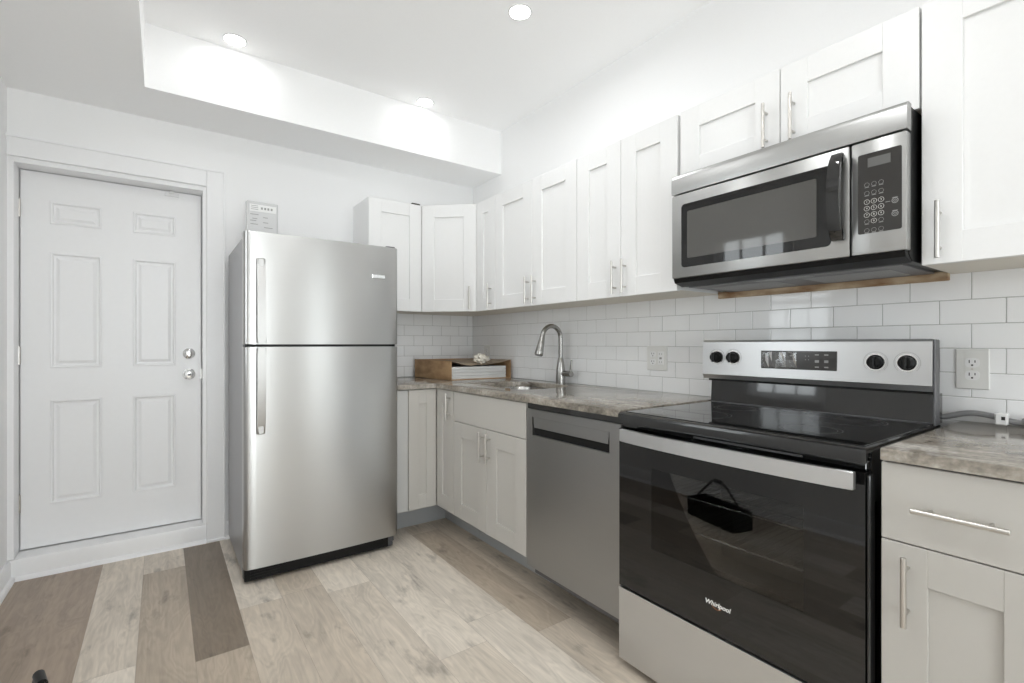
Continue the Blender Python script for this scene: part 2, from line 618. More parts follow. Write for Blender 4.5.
mb.box(XL - 0.14, XL, WY1, 0.0, 0, ZT + 0.1)
mb.box(XL - 0.14, XL, YF - 0.12, WY0, 0, ZT + 0.1)
mb.box(XL - 0.14, XL, WY0, WY1, 0, WZ0)
mb.box(XL - 0.14, XL, WY0, WY1, WZ1, ZT + 0.1)
struct(mb, 'wall_left', 'wall', 'white left wall at the door hinges, mostly outside the frame', 'wall')
mb = MB()
mb.box(XL - 0.14, FX0, YF - 0.12, YF, 0, ZT + 0.1)
mb.box(FX1, GX0, YF - 0.12, YF, 0, ZT + 0.1)
mb.box(GX1, 0.12, YF - 0.12, YF, 0, ZT + 0.1)
for a_, b_ in ((FX0, FX1), (GX0, GX1)):
    mb.box(a_, b_, YF - 0.12, YF, 0, FZ0)
    mb.box(a_, b_, YF - 0.12, YF, FZ1, ZT + 0.1)
struct(mb, 'wall_front', 'wall', 'white wall behind the viewpoint, seen only in reflections', 'wall')

mb = MB()
mb.box(XS, 0.0, YF, YS, ZT, ZT + 0.1)                    # raised tray
mb.box(XL, XS, YF, 0.0, ZS, ZT + 0.1)                    # lowered part over the left side
mb.box(XS, 0.0, YS, 0.0, ZS, ZT + 0.1)                   # bulkhead along the back wall
struct(mb, 'ceiling', 'ceil', 'white ceiling, raised over the kitchen and dropped at back and left', 'ceiling')

# baseboards
def base_prof(t=0.014, h=0.10, q=0.018):
    return [(0, 0), (t + q, 0), (t + q * 0.92, q * 0.45), (t + q * 0.6, q * 0.85), (t, q), (t, h - 0.012), (t * 0.5, h), (0, h)]


mb = MB(Fr((XL, 0, 0), (0, 1, 0), (1, 0, 0)))
mb.strip(base_prof(), YF, 0.0)
struct(mb, 'baseboard_left', 'trim', 'white baseboard with shoe moulding along the left wall', 'baseboard')
mb = MB(BW(0, 0))
mb.strip([(0, 0), (0.028, 0), (0.026, 0.010), (0.018, 0.017), (0.010, 0.020), (0.010, 0.085), (0.006, DZ0 + 0.004), (-0.117, DZ0 + 0.004), (-0.117, DZ0), (0, DZ0)], XL + 0.033, -1.832)
struct(mb, 'baseboard_back', 'trim', 'white raised sill and baseboard directly below the door', 'baseboard')
mb = MB(BW(0, 0))
mb.strip(base_prof(), -1.7365, -0.96)
struct(mb, 'baseboard_rear', 'trim', 'white baseboard between door casing and fridge', 'baseboard')

# door casing
mb = MB(BW(0, 0))
mb.box(DX1, -1.737, 0, 0.020, 0.0, 2.183, 0.003)
mb.box(XL, DX1, 0, 0.018, 2.088, 2.183, 0.003)
mb.box(-1.747, -1.735, 0, 0.026, 0.0, 2.188, 0.002)
mb.box(XL, -1.735, 0, 0.025, 2.178, 2.190, 0.002)
mb.box(DX1, -1.733, 0, 0.034, 0.0, 0.016, 0.004)
# jamb linings and stops inside the opening
mb.box(XL, DX1, -0.158, 0.0, 2.0635, 2.088)
mb.box(-1.8475, DX1, -0.158, 0.0, DZ0 + 0.005, 2.0635)
mb.box(XL, -2.6365, -0.158, 0.0, DZ0 + 0.005, 2.0635)
struct(mb, 'trim_1', 'trim', 'white casing and jamb around the panelled door', 'door trim')

# ------------------------------------------------------------------ the door
def build_door():
    x0, x1, z0, z1, y = -2.6320, -1.8520, 0.1090, 2.0594, 0.117
    d = thing('door_1', ((x0 + x1) / 2, y, z0), 'white six-panel entry door with silver knob and deadbolt', 'door', kind='structure')
    mb = MB(BW(0, y))
    cols = ((-2.522, -2.310), (-2.176, -1.976))
    rows = ((0.322, 0.870), (1.037, 1.648), (1.795, 1.916))
    t = 0.010
    mb.box(x0, x1, -0.040, -t, z0, z1)
    us = [x0, cols[0][0], cols[0][1], cols[1][0], cols[1][1], x1]
    for k in (0, 2, 4):
        mb.box(us[k], us[k + 1], -t, 0, z0, z1)
    zs = [z0, rows[0][0], rows[0][1], rows[1][0], rows[1][1], rows[2][0], rows[2][1], z1]
    for c in cols:
        for k in (0, 2, 4, 6):
            mb.box(c[0], c[1], -t, 0, zs[k], zs[k + 1])
    leaf = mb.build('door_leaf', 'door', d)
    for c in cols:
        for r in rows:
            mb = MB(BW(0, y))
            b = mb.bm
            def rect(i, n):
                return [b.verts.new(p) for p in ((c[0] + i, n, r[0] + i), (c[1] - i, n, r[0] + i), (c[1] - i, n, r[1] - i), (c[0] + i, n, r[1] - i))]
            L_ = [rect(0, 0.0005), rect(0.004, 0.003), rect(0.010, 0.002), rect(0.016, -0.008), rect(0.024, -0.009), rect(0.038, -0.002)]
            for a, e in zip(L_, L_[1:]):
                for k in range(4):
                    b.faces.new((a[k], a[(k + 1) % 4], e[(k + 1) % 4], e[k]))
            b.faces.new(L_[-1])
            mb.build('raised_panel', 'door', leaf, smooth=20)
    # knob
    kx = -1.912
    mb = MB(BW(0, y))
    mb.lathe((kx, 0, 0.985), (0, 1, 0), [(0, 0.033), (0.006, 0.032), (0.010, 0.014), (0.028, 0.012), (0.036, 0.020), (0.046, 0.027), (0.058, 0.0265), (0.066, 0.020), (0.068, 0.010)])
    k = mb.build('door_knob', 'chrome', d)
    mb = MB(BW(0, y)); mb.lathe((kx, 0.066, 0.985), (0, 1, 0), [(0, 0.009), (0.004, 0.008)])
    mb.build('keyhole', 'cable', k)
    mb = MB(BW(0, y))
    mb.lathe((kx, 0, 1.107), (0, 1, 0), [(0, 0.032), (0.008, 0.031), (0.013, 0.024), (0.016, 0.012)])
    mb.box(kx - 0.005, kx + 0.005, 0.014, 0.034, 1.107 - 0.017, 1.107 + 0.017, 0.003)
    mb.build('deadbolt', 'chrome', d)
    mb = MB(BW(0, y)); mb.box(x1 - 0.001, x1 + 0.003, -0.03, 0.001, 0.955, 1.015)
    mb.build('strike_plate', 'nickel', d)
    for hz in (1.86, 1.105, 0.345):
        mb = MB(BW(0, y))
        mb.cyl((x0 - 0.004, 0.006, hz - 0.045), (x0 - 0.004, 0.006, hz + 0.045), 0.0065, 12)
        mb.box(x0 - 0.019, x0 - 0.004, -0.002, 0.003, hz - 0.044, hz + 0.044)
        mb.cyl((x0 - 0.004, 0.006, hz + 0.045), (x0 - 0.004, 0.006, hz + 0.052), 0.004, 10)
        mb.build('hinge', 'nickel', d)
    mb = MB(BW(0, y))
    mb.box(-2.030, -1.960, 0.0005, 0.006, 2.030, 2.052, 0.001)
    mb.box(-2.010, -1.985, 0.003, 0.014, 2.046, 2.062, 0.002)
    mb.build('door_bracket', 'wplastic', d)


build_door()

# ------------------------------------------------------------------ windows (side one seen in reflections; rear two added for light)
def build_window(name, fr, u0, u1, z0, z1, nx, nz, label, depth=0.12):
    w = thing(name, tuple(fr(((u0 + u1) / 2, 0, z0))), label, 'window', kind='structure')
    mb = MB(fr)
    c = 0.07
    mb.box(u0 - c, u0, 0, 0.018, z0 - c, z1 + c, 0.003)
    mb.box(u1, u1 + c, 0, 0.018, z0 - c, z1 + c, 0.003)
    mb.box(u0, u1, 0, 0.018, z1, z1 + c, 0.003)
    mb.box(u0 - c, u1 + c, 0, 0.045, z0 - 0.03, z0, 0.003)
    mb.build('casing', 'trim', w)
    mb = MB(fr)
    s, nb = 0.04, -0.06
    mb.box(u0, u0 + s, nb - 0.03, nb, z0, z1); mb.box(u1 - s, u1, nb - 0.03, nb, z0, z1)
    mb.box(u0 + s, u1 - s, nb - 0.03, nb, z0, z0 + s); mb.box(u0 + s, u1 - s, nb - 0.03, nb, z1 - s, z1)
    zm = (z0 + z1) / 2
    mb.box(u0 + s, u1 - s, nb - 0.03, nb, zm - s / 2, zm + s / 2)
    for k in range(1, nx):
        u = u0 + (u1 - u0) * k / nx
        mb.box(u - 0.009, u + 0.009, nb - 0.022, nb - 0.004, z0 + s, z1 - s)
    for k in range(1, nz):
        z = z0 + (z1 - z0) * k / nz
        mb.box(u0 + s, u1 - s, nb - 0.022, nb - 0.004, z - 0.009, z + 0.009)
    mb.build('sash', 'trim', w)
    mb = MB(fr); mb.box(u0 + 0.02, u1 - 0.02, nb - 0.018, nb - 0.014, z0 + 0.02, z1 - 0.02)
    mb.build('pane', 'pane', w)


build_window('window_1', Fr((XL, 0, 0), (0, 1, 0), (1, 0, 0)), WY0, WY1, WZ0, WZ1, 3, 4,
             'small bright window in the left wall, mirrored in the tiles above the range')
build_window('fill_window', Fr((0, YF, 0), (-1, 0, 0), (0, 1, 0)), -FX1, -FX0, FZ0, FZ1, 2, 3,
             'wide tall window added behind the viewpoint as fill light, out of frame')
build_window('streak_window', Fr((0, YF, 0), (-1, 0, 0), (0, 1, 0)), -GX1, -GX0, FZ0, FZ1, 1, 3,
             'narrow window added behind the viewpoint to put a streak in the fridge')


# ------------------------------------------------------------------ recessed lights
def can_light(x, y, label, grp=None, power=CAN_POWER):
    t = thing('recessed_light', (x, y, ZT), label, 'ceiling light', grp)
    mb = MB()
    mb.lathe((x, y, ZT), (0, 0, -1), [(0.0, 0.056), (0.003, 0.056), (0.005, 0.052), (0.003, 0.047), (0.001, 0.047)])
    mb.build('trim_ring', 'wplastic', t)
    mb = MB(); mb.lathe((x, y, ZT - 0.0045), (0, 0, -1), [(0, 0.0475), (0.0012, 0.044)])
    mb.build('lens', 'lens', t)
    d = bpy.data.lights.new('lamp', 'AREA'); d.shape = 'DISK'; d.size = 0.085; d.energy = power; d.spread = math.radians(170)
    d.color = (0.975, 0.99, 1.0)
    o = bpy.data.objects.new('lamp', d); C.objects.link(o)
    o.parent = t; o.location = (0, 0, -0.009)


can_light(-1.737, -0.498, 'round recessed light close to the bulkhead, above the fridge', power=0.6)
can_light(-0.656, -0.480, 'round recessed light close to the bulkhead, near the corner cabinets', power=0.6)
can_light(-0.668, -1.529, 'round recessed light out on the open ceiling, topmost in the photo')
for x, y, l in ((-1.737, -1.53, 'assumed recessed light on the left of the tray, out of frame'),  # unseen lamps, put in to help light the room
                (-1.15, -2.60, 'recessed light added overhead near the range, out of frame'),
                (-1.85, -2.60, 'recessed light added overhead just before the viewpoint, out of frame'),
                (-1.10, -3.85, 'recessed light added on the right behind the viewpoint'),
                (-1.737, -3.70, 'recessed light added on the left behind the viewpoint'),
                (-1.20, -4.75, 'recessed light added nearest the rear fill window')):
    can_light(x, y, l)

# ------------------------------------------------------------------ tiles
def build_tiles():
    zl = [CT - 0.03] + [0.923 + 0.076 * k for k in range(7)]
    zl[-1] = ZU + 0.012
    g = 0.0011
    # right wall
    mb = MB(RW(0, 0))
    grp = MB(RW(0, 0))
    def course(mbb, z0, z1, off, u0, u1, nb):
        s = off
        while s < u1:
            a, e = max(s, u0), min(s + 0.153, u1)
            if e - a > 0.01:
                mbb.box(a + g, e - g, nb, TW, z0 + g, z1 - g, 0.0012)
            s += 0.153
    for k in range(len(zl) - 1):
        odd = (k % 2 == 0)          # top course (k=6) has joints at 2.679
        off = (2.679 if odd else 2.7555) - 0.153 * 18
        course(mb, zl[k], zl[k + 1], off, 0.0, 3.52, 0.003)
    t = thing('backsplash', (0, -1.7, CT), 'white glazed subway tile backsplash along the right wall', 'backsplash', kind='structure')
    mb.build('tiles', 'tile', t, smooth=0)
    mb2 = MB(RW(0, 0)); mb2.box(0, 3.52, 0.0005, 0.0088, CT - 0.03, ZU + 0.012)
    mb2.build('grout', 'grout', t)
    mb = MB(BW(0, 0))
    for k in range(len(zl) - 1):
        off = -0.98 + (0.0765 if k % 2 else 0.0) - 0.153
        course(mb, zl[k], zl[k + 1], off, -0.98, -TW - 0.001, 0.003)
    t2 = thing('backsplash', (-0.5, 0, CT), 'white subway tile backsplash on the back wall beside the fridge', 'backsplash', kind='structure')
    mb.build('tiles', 'tile', t2, smooth=0)
    mb2 = MB(BW(0, 0)); mb2.box(-0.98, -TW - 0.001, 0.0005, 0.0088, CT - 0.03, ZU + 0.012)
    mb2.build('grout', 'grout', t2)


build_tiles()


# ------------------------------------------------------------------ cabinets
def shaker(fr, u0, u1, z0, z1, mat, parent, name='door', sw=0.086, t=0.019, rec=0.009, n0=0.0):
    """frame-and-panel front standing on the plane n = n0"""
    mb = MB(fr)
    bv = 0.0012
    sw = min(sw, (u1 - u0) * 0.36)
    rz = min(0.084, (z1 - z0) * 0.36)
    mb.box(u0, u0 + sw, n0, n0 + t, z0, z1, bv)
    mb.box(u1 - sw, u1, n0, n0 + t, z0, z1, bv)
    mb.box(u0 + sw - 0.0005, u1 - sw + 0.0005, n0, n0 + t - 0.0002, z0, z0 + rz, bv)
    mb.box(u0 + sw - 0.0005, u1 - sw + 0.0005, n0, n0 + t - 0.0002, z1 - rz, z1, bv)
    mb.box(u0 + sw - 0.003, u1 - sw + 0.003, n0 + 0.002, n0 + t - rec, z0 + rz - 0.003, z1 - rz + 0.003)
    return mb.build(name, mat, parent, smooth=25)


def slab(fr, u0, u1, z0, z1, mat, parent, name='drawer_front', t=0.019, n0=0.0):
    mb = MB(fr)
    mb.box(u0, u1, n0, n0 + t, z0, z1, 0.0015)
    return mb.build(name, mat, parent, smooth=25)


def pull(fr, u, z, parent, L=0.156, vertical=True, n0=0.019, r=0.0058):
    mb = MB(fr)
    so = 0.030
    d = (0, 1) if vertical else (1, 0)
    P = lambda s, n: (u + d[0] * s, n0 + n, z + d[1] * s)
    mb.tube([P(-L / 2, so), P(-L / 2 + 0.001, so), P(L / 2 - 0.001, so), P(L / 2, so)], [r * 0.8, r, r, r * 0.8], 12)
    for s in (-0.048, 0.048):
        mb.cyl(P(s, -0.001), P(s, so), 0.0042, 10)
    return mb.build('handle', 'nickel', parent)


def wall_cab(fr, w, depth, z0, z1, label, doors, bottom=True):
    """doors: list of (u0, u1, handle u or None)"""
    t = thing('wall_cabinet', tuple(fr((w / 2, -depth / 2, z0))), label, 'wall cabinet')
    mb = MB(fr)
    mb.box(0.0005, w - 0.0005, -depth, 0.0, z0 + 0.004, z1, 0.0008)
    body = mb.build('body', 'cabw', t)
    mb = MB(fr)
    mb.box(0.001, w - 0.001, -depth + 0.012, -0.001, z0 + 0.001, z0 + 0.004)
    mb.build('bottom_panel', 'cabbot', t)
    for (a, b, hu) in doors:
        dr = shaker(fr, a + 0.0015, b - 0.0015, z0, z1 - 0.001, 'cabw', t)
        if hu is not None:
            pull(fr, hu, z0 + 0.090 if z1 - z0 > 0.4 else z0 + 0.097, dr)
    return t


FXU = XU + 0.019                                       # box fronts of the wall cabinets
dpt = -FXU - 0.001
Y0, Y1_, Y2, Y3, Y4 = -0.5652, -0.790, -1.172, -1.5435, -1.8386
Y5 = -2.1458
# left of the corner, on the back wall
f = BW(-0.9676, -0.3051 + 0.019)
wall_cab(f, 0.3695, 0.2855, ZU, ZTOP, 'white wall cabinet on the back wall just above the fridge corner', [(0, 0.3695, None)])
# diagonal corner cabinet
A = Vector((-0.5976, -0.3051, 0)); B = Vector((XU, Y0, 0))
U = (B - A).normalized(); Nn = Vector((U.y, -U.x, 0))
if Nn.dot(Vector((-1, -1, 0))) < 0: Nn = -Nn
t = thing('wall_cabinet', (-0.25, -0.25, ZU), 'white diagonal corner wall cabinet with one door', 'wall cabinet')
fd = Fr(A - Nn * 0.019, U, Nn)
wd = (B - A).length
mb = MB()
a2, b2 = fd((0, 0, 0)), fd((wd, 0, 0))
poly = [(a2.x, a2.y), (b2.x, b2.y), (b2.x, Y0), (-0.0005, Y0), (-0.0005, -0.0005), (-0.5975, -0.0005), (-0.5975, a2.y)]
poly = [(-0.5975, a2.y + 0.004), (b2.x - 0.004, Y0 + 0.0005), (-0.0005, Y0 + 0.0005), (-0.0005, -0.0005), (-0.5975, -0.0005)]
mb.prism(poly, ZU + 0.004, ZTOP)
mb.build('body', 'cabw', t)
mb = MB(); mb.prism([(p[0] * 0.995 - 0.001, p[1] * 0.995 - 0.001) for p in poly[:2]] + [(-0.012, Y0 + 0.002), (-0.012, -0.012), (-0.590, -0.012)], ZU + 0.001, ZU + 0.004)
mb.build('bottom_panel', 'cabbot', t)
dr = shaker(fd, 0.002, wd - 0.004, ZU, ZTOP - 0.001, 'cabw', t, sw=0.086)
pull(fd, wd - 0.045, ZU + 0.090, dr)
# right wall
fr = RW(FXU, Y0 - 0.001)
w = Y0 - 0.001 - Y1_
wall_cab(fr, w, dpt, ZU, ZTOP, 'narrow single-door white wall cabinet right of the diagonal corner cabinet', [(0, w, w - 0.045)])
fr = RW(FXU, Y1_)
w = Y1_ - Y3; m_ = Y1_ - Y2
wall_cab(fr, w, dpt, ZU, ZTOP, 'wide two-door white wall cabinet above the sink and faucet', [(0, m_, m_ - 0.032), (m_, w, m_ + 0.032)])
fr = RW(FXU, Y3)
w = Y3 - Y5; m_ = Y3 - Y4
wall_cab(fr, w, dpt, ZU, ZTOP, 'two-door white wall cabinet left of the microwave', [(0, m_, m_ - 0.030), (m_, w, m_ + 0.030)])
fr = RW(FXU, Y5 - 0.012)
w = 0.779; m_ = 2.556 + Y5 - 0.012
wall_cab(fr, w, dpt, 1.8275, ZTOP + 0.002, 'short two-door white wall cabinet directly above the microwave', [(0, m_, m_ - 0.044), (m_, w, m_ + 0.046)])
fr = RW(FXU, -2.9395)
wall_cab(fr, 0.31, dpt, ZU, ZTOP + 0.003, 'white wall cabinet right of the microwave, cut by the frame', [(0, 0.31, 0.042)])

# small scrap on top of the cabinets
mb = MB()
mb.prism([(-0.668, -0.298), (-0.630, -0.302), (-0.604, -0.296), (-0.600, -0.270), (-0.640, -0.262), (-0.664, -0.275)], ZTOP + 0.0005, ZTOP + 0.011, bev=0.003)
o = recenter(mb.build('scrap_piece', 'debris'))
tag(o, 'small dark scrap lying on top of the wall cabinet above the fridge corner', 'scrap')

# base cabinets
KX = -0.503                                            # toe kick
FB = XD + 0.019
ZB0, ZB1 = 0.180, 0.8955
t = thing('base_cabinet', (-0.35, -0.35, 0), 'grey corner base cabinet with a narrow door on each side', 'base cabinet')
mb = MB()
yb = -0.672
mb.prism([(-0.936, -0.0115), (-0.936, yb), (FB, yb), (FB, -0.9015), (-0.56, -0.9015), (-0.56, -0.845), (-0.0115, -0.845), (-0.0115, -0.0115)], 0.172, ZB1)
mb.build('body', 'cabg', t)
mb = MB(); mb.prism([(-0.936, -0.02), (-0.936, -0.470), (KX, -0.470), (KX, -0.9015), (-0.02, -0.9015), (-0.02, -0.02)], 0.0, 0.172)
mb.build('toe_kick', 'kick', t)
mb = MB(BW(0, yb)); mb.box(-0.936, -0.867, 0, 0.019, 0.180, 0.891, 0.001)
mb.build('filler_panel', 'filler', t)
fb_ = BW(0, yb)
shaker(fb_, -0.862, -0.683, ZB0, 0.891, 'cabg', t, sw=0.066)
fr = RW(FB, 0)
dr = shaker(fr, 0.695, 0.9005, ZB0, 0.891, 'cabg', t, sw=0.066)
pull(fr, 0.862, 0.80, dr)

t = thing('base_cabinet', (-0.33, -1.247, 0), 'grey sink base cabinet with false drawer front and two doors', 'base cabinet')
fr = RW(FB, -0.903)
w = 0.688; m_ = 0.352
mb = MB(fr)
# open-topped carcass so that the sink bowl hangs inside
dB = -FB - 0.012
mb.box(0.0005, 0.018, -dB, 0, 0.172, 0.70); mb.box(w - 0.018, w - 0.0005, -dB, 0, 0.172, ZB1)
mb.box(0.018, w - 0.018, -dB, -dB + 0.012, 0.172, ZB1); mb.box(0.018, w - 0.018, -dB + 0.012, 0, 0.172, 0.19)
mb.box(0.018, w - 0.018, -0.018, 0, 0.19, ZB1)
mb.build('body', 'cabg', t)
mb = MB(fr); mb.box(0.0, w - 0.030, -dB, FB - KX, 0, 0.172)
mb.build('toe_kick', 'kick', t)
slab(fr, 0.002, w - 0.002, 0.7235, 0.891, 'cabg', t, 'false_drawer')
d1 = shaker(fr, 0.002, m_ - 0.0015, ZB0, 0.7205, 'cabg', t, sw=0.086); pull(fr, m_ - 0.033, 0.628, d1)
d2 = shaker(fr, m_ + 0.0015, w - 0.002, ZB0, 0.7205, 'cabg', t, sw=0.086); pull(fr, m_ + 0.033, 0.628, d2)

t = thing('base_cabinet', (-0.33, -3.11, 0), 'grey base cabinet right of the range with one drawer and door', 'base cabinet')
fr = RW(FB, -2.9565)
w = 0.293
mb = MB(fr); mb.box(0.0005, w - 0.0005, -dB, 0, 0.172, ZB1)
mb.build('body', 'cabg', t)
mb = MB(fr); mb.box(0.0, w, -dB, FB - KX, 0, 0.172)
mb.build('toe_kick', 'kick', t)
d1 = slab(fr, 0.002, w - 0.002, 0.7145, 0.891, 'cabg', t); pull(fr, 0.142, 0.798, d1, vertical=False)
d2 = shaker(fr, 0.002, w - 0.002, ZB0, 0.7115, 'cabg', t, sw=0.085); pull(fr, 0.052, 0.612, d2)


# ------------------------------------------------------------------ countertops with the undermount sink
SX0, SX1, SY0, SY1 = -0.520, -0.150, -0.880, -1.350


def rrect(x0, x1, y0, y1, r, n=8):
    pts = []
    for cx_, cy_, a0 in ((x1 - r, y1 - r, 0), (x0 + r, y1 - r, PI / 2), (x0 + r, y0 + r, PI), (x1 - r, y0 + r, 1.5 * PI)):
        for k in range(n + 1):
            a = a0 + k * PI / 2 / n
            pts.append((cx_ + r * math.cos(a), cy_ + r * math.sin(a)))
    return pts


def slab_with_hole(name, outer, hole, z0, z1, label):
    b = bmesh.new()
    es = []
    for loop in ([outer] + ([hole] if hole else [])):
        vv = [b.verts.new((p[0], p[1], z1)) for p in loop]
        es += [b.edges.new((vv[i], vv[(i + 1) % len(vv)])) for i in range(len(vv))]
    bmesh.ops.triangle_fill(b, use_beauty=True, use_dissolve=False, edges=es, normal=(0, 0, 1))
    rim = [e for e in b.edges if len(e.link_faces) == 1]
    r = bmesh.ops.extrude_face_region(b, geom=b.faces[:] + b.edges[:] + b.verts[:])
    nv = [g for g in r['geom'] if isinstance(g, bmesh.types.BMVert)]
    bmesh.ops.translate(b, verts=nv, vec=(0, 0, z0 - z1))
    bmesh.ops.recalc_face_normals(b, faces=b.faces[:])
    top = [e for e in b.edges if all(abs(v.co.z - z1) < 1e-6 for v in e.verts) and any(abs(f.normal.z) < 0.5 for f in e.link_faces)]
    bmesh.ops.bevel(b, geom=top, offset=0.004, segments=2, affect='EDGES', profile=0.6)
    me = bpy.data.meshes.new(name)
    b.to_mesh(me); b.free()
    me.materials.append(M['granite'])
    for p in me.polygons: p.use_smooth = True
    me.set_sharp_from_angle(angle=math.radians(50))
    o = bpy.data.objects.new(name, me)
    C.objects.link(o)
    tag(o, label, 'countertop')
    return recenter(o)


CX = -0.690
outer = [(-0.936, -0.0105), (-0.936, -0.702), (-0.722, -0.702), (-0.705, -0.706), (CX - 0.002, -0.720), (CX, -0.740), (CX, -2.1655), (-0.0105, -2.1655), (-0.0105, -0.0105)]
slab_with_hole('countertop', outer, rrect(SX0, SX1, SY1, SY0, 0.09), 0.8965, CT, 'L-shaped beige-grey granite countertop with the sink cut into it')
slab_with_hole('countertop', [(CX, -2.960), (CX, -3.270), (-0.0105, -3.270), (-0.0105, -2.960)], None, 0.8965, CT, 'short beige-grey veined granite countertop right of the range')

# sink
t = thing('sink', ((SX0 + SX1) / 2, (SY0 + SY1) / 2, 0.72), 'stainless undermount sink bowl set below the granite cutout', 'sink')
b_ = MB()
def ringpts(off, z, r):
    return [b_.bm.verts.new((p[0], p[1], z)) for p in rrect(SX0 - off, SX1 + off, SY1 - off, SY0 + off, r)]
R_ = [ringpts(0.018, 0.8955, 0.10), ringpts(0.004, 0.8955, 0.09), ringpts(0.001, 0.887, 0.09), ringpts(-0.012, 0.745, 0.085), ringpts(-0.035, 0.722, 0.07), ringpts(-0.12, 0.715, 0.03),
      ringpts(-0.118, 0.711, 0.03), ringpts(-0.030, 0.716, 0.07), ringpts(-0.006, 0.742, 0.085), ringpts(0.005, 0.887, 0.09), ringpts(0.018, 0.892, 0.10)]
for p, q in zip(R_, R_[1:]):
    for k in range(len(p)):
        b_.bm.faces.new((p[k], p[(k + 1) % len(p)], q[(k + 1) % len(p)], q[k]))
p, q = R_[-1], R_[0]
for k in range(len(p)):
    b_.bm.faces.new((p[k], p[(k + 1) % len(p)], q[(k + 1) % len(p)], q[k]))
b_.bm.faces.new(R_[5]); b_.bm.faces.new(R_[6])
b_.build('bowl', 'sinksteel', t, smooth=50)
mb = MB(); mb.lathe((-0.335, -1.10, 0.7155), (0, 0, 1), [(0, 0.045), (0.003, 0.044), (0.003, 0.03), (0.001, 0.02)])
mb.build('drain', 'chrome', t)

# faucet
fx, fy = -0.078, -1.150
t = thing('faucet', (fx, fy, CT), 'brushed nickel gooseneck faucet with pull-down head behind the sink', 'faucet')
mb = MB()
mb.lathe((fx, fy, CT), (0, 0, 1), [(0, 0.031), (0.004, 0.031), (0.006, 0.0285), (0.06, 0.0280), (0.09, 0.0262), (0.13, 0.0200), (0.150, 0.0168), (0.154, 0.0140)])
mb.build('base_body', 'faucet', t)
mb = MB()
pts = [(fx, fy, CT + 0.14), (fx, fy, 1.185)]
R = 0.072
for k in range(0, 15):
    a = PI - k * (PI * 0.955) / 14
    pts.append((fx - R + R * math.cos(PI - a), fy, 1.198 + R * 1.02 * math.sin(PI - a)))
mb.tube(pts, 0.0138, 14)
mb.build('gooseneck', 'faucet', t)
e = Vector(pts[-1]); d = (Vector(pts[-1]) - Vector(pts[-2])).normalized()
d = (d + Vector((-0.03, 0, -0.1))).normalized()
mb = MB(); mb.lathe(e - d * 0.012, d, [(0, 0.0138), (0.012, 0.0150), (0.05, 0.0195), (0.10, 0.0240), (0.122, 0.0250), (0.126, 0.023)])
h = mb.build('spray_head', 'faucet', t)
mb = MB(); mb.lathe(e + d * 0.112, d, [(0, 0.021), (0.005, 0.020)])
mb.build('nozzle', 'dgrey', h)
mb = MB(); mb.cyl((fx, fy, CT + 0.062), (fx, fy - 0.088, CT + 0.062), 0.0165, 18)
mb.cyl((fx, fy - 0.086, CT + 0.062), (fx, fy - 0.096, CT + 0.062), 0.0175, 18)
mb.tube([(fx, fy - 0.088, CT + 0.060), (fx - 0.001, fy - 0.093, CT + 0.10), (fx - 0.002, fy - 0.098, CT + 0.146)], [0.0085, 0.0072, 0.0055], 12)
mb.build('lever_handle', 'faucet', t)

# ------------------------------------------------------------------ dishwasher
y0, y1 = -1.5935, -2.1635
t = thing('dishwasher', (-0.35, (y0 + y1) / 2, 0), 'dark stainless dishwasher with recessed pocket handle left of the range', 'dishwasher')
fr = RW(FB + 0.03, y0)
w = y0 - y1
mb = MB(fr); mb.box(0.004, w - 0.004, -0.55, 0.0, 0.10, 0.872)
mb.build('tub_body', 'dgrey', t)
fr = RW(XD + 0.002, y0)
# door skin with a pocket
pu0, pu1, pz0, pz1 = 0.043, w - 0.058, 0.750, 0.833
mb = MB(fr)
z0d, z1d = 0.150, 0.868
mb.box(0.001, w - 0.001, -0.028, -0.012, z0d, z1d)
mb.box(0.001, pu0, -0.012, 0, z0d, z1d); mb.box(pu1, w - 0.001, -0.012, 0, z0d, z1d)
mb.box(pu0, pu1, -0.012, 0, z0d, pz0 + 0.002); mb.box(pu0, pu1, -0.012, 0, pz1, z1d)
dd = mb.build('door', 'steeld', t, smooth=25)
mb = MB(fr)
mb.prism([(pu0 + 0.010, pz0 + 0.036), (pu1 - 0.010, pz0 + 0.036), (pu1 - 0.0045, pz1), (pu0 + 0.0045, pz1)], -0.006, -0.0005, 'n', bev=0.001)   # scoop plate over the pocket
mb.build('handle_plate', 'steeld', dd)
mb = MB(fr); mb.box(pu0, pu1, -0.0115, -0.0095, pz0, pz1)
mb.build('pocket_recess', 'bplastic', dd)
mb = MB(fr); mb.box(0.001, w - 0.001, -0.03, -0.006, 0.869, 0.895)  # control strip, drawn taller and black for the shadow gap under the counter
mb.build('control_shadow_strip', 'bgloss', t)
mb = MB(RW(KX + 0.03, y0)); mb.box(0.004, w - 0.002, -0.02, 0, 0.004, 0.148)
mb.build('toe_panel', 'bplastic', t)
for u in (0.05, w - 0.05):
    mb = MB(RW(-0.48, y0)); mb.cyl((u, 0, 0), (u, 0, 0.10), 0.014)
    mb.build('leg', 'dgrey', t)


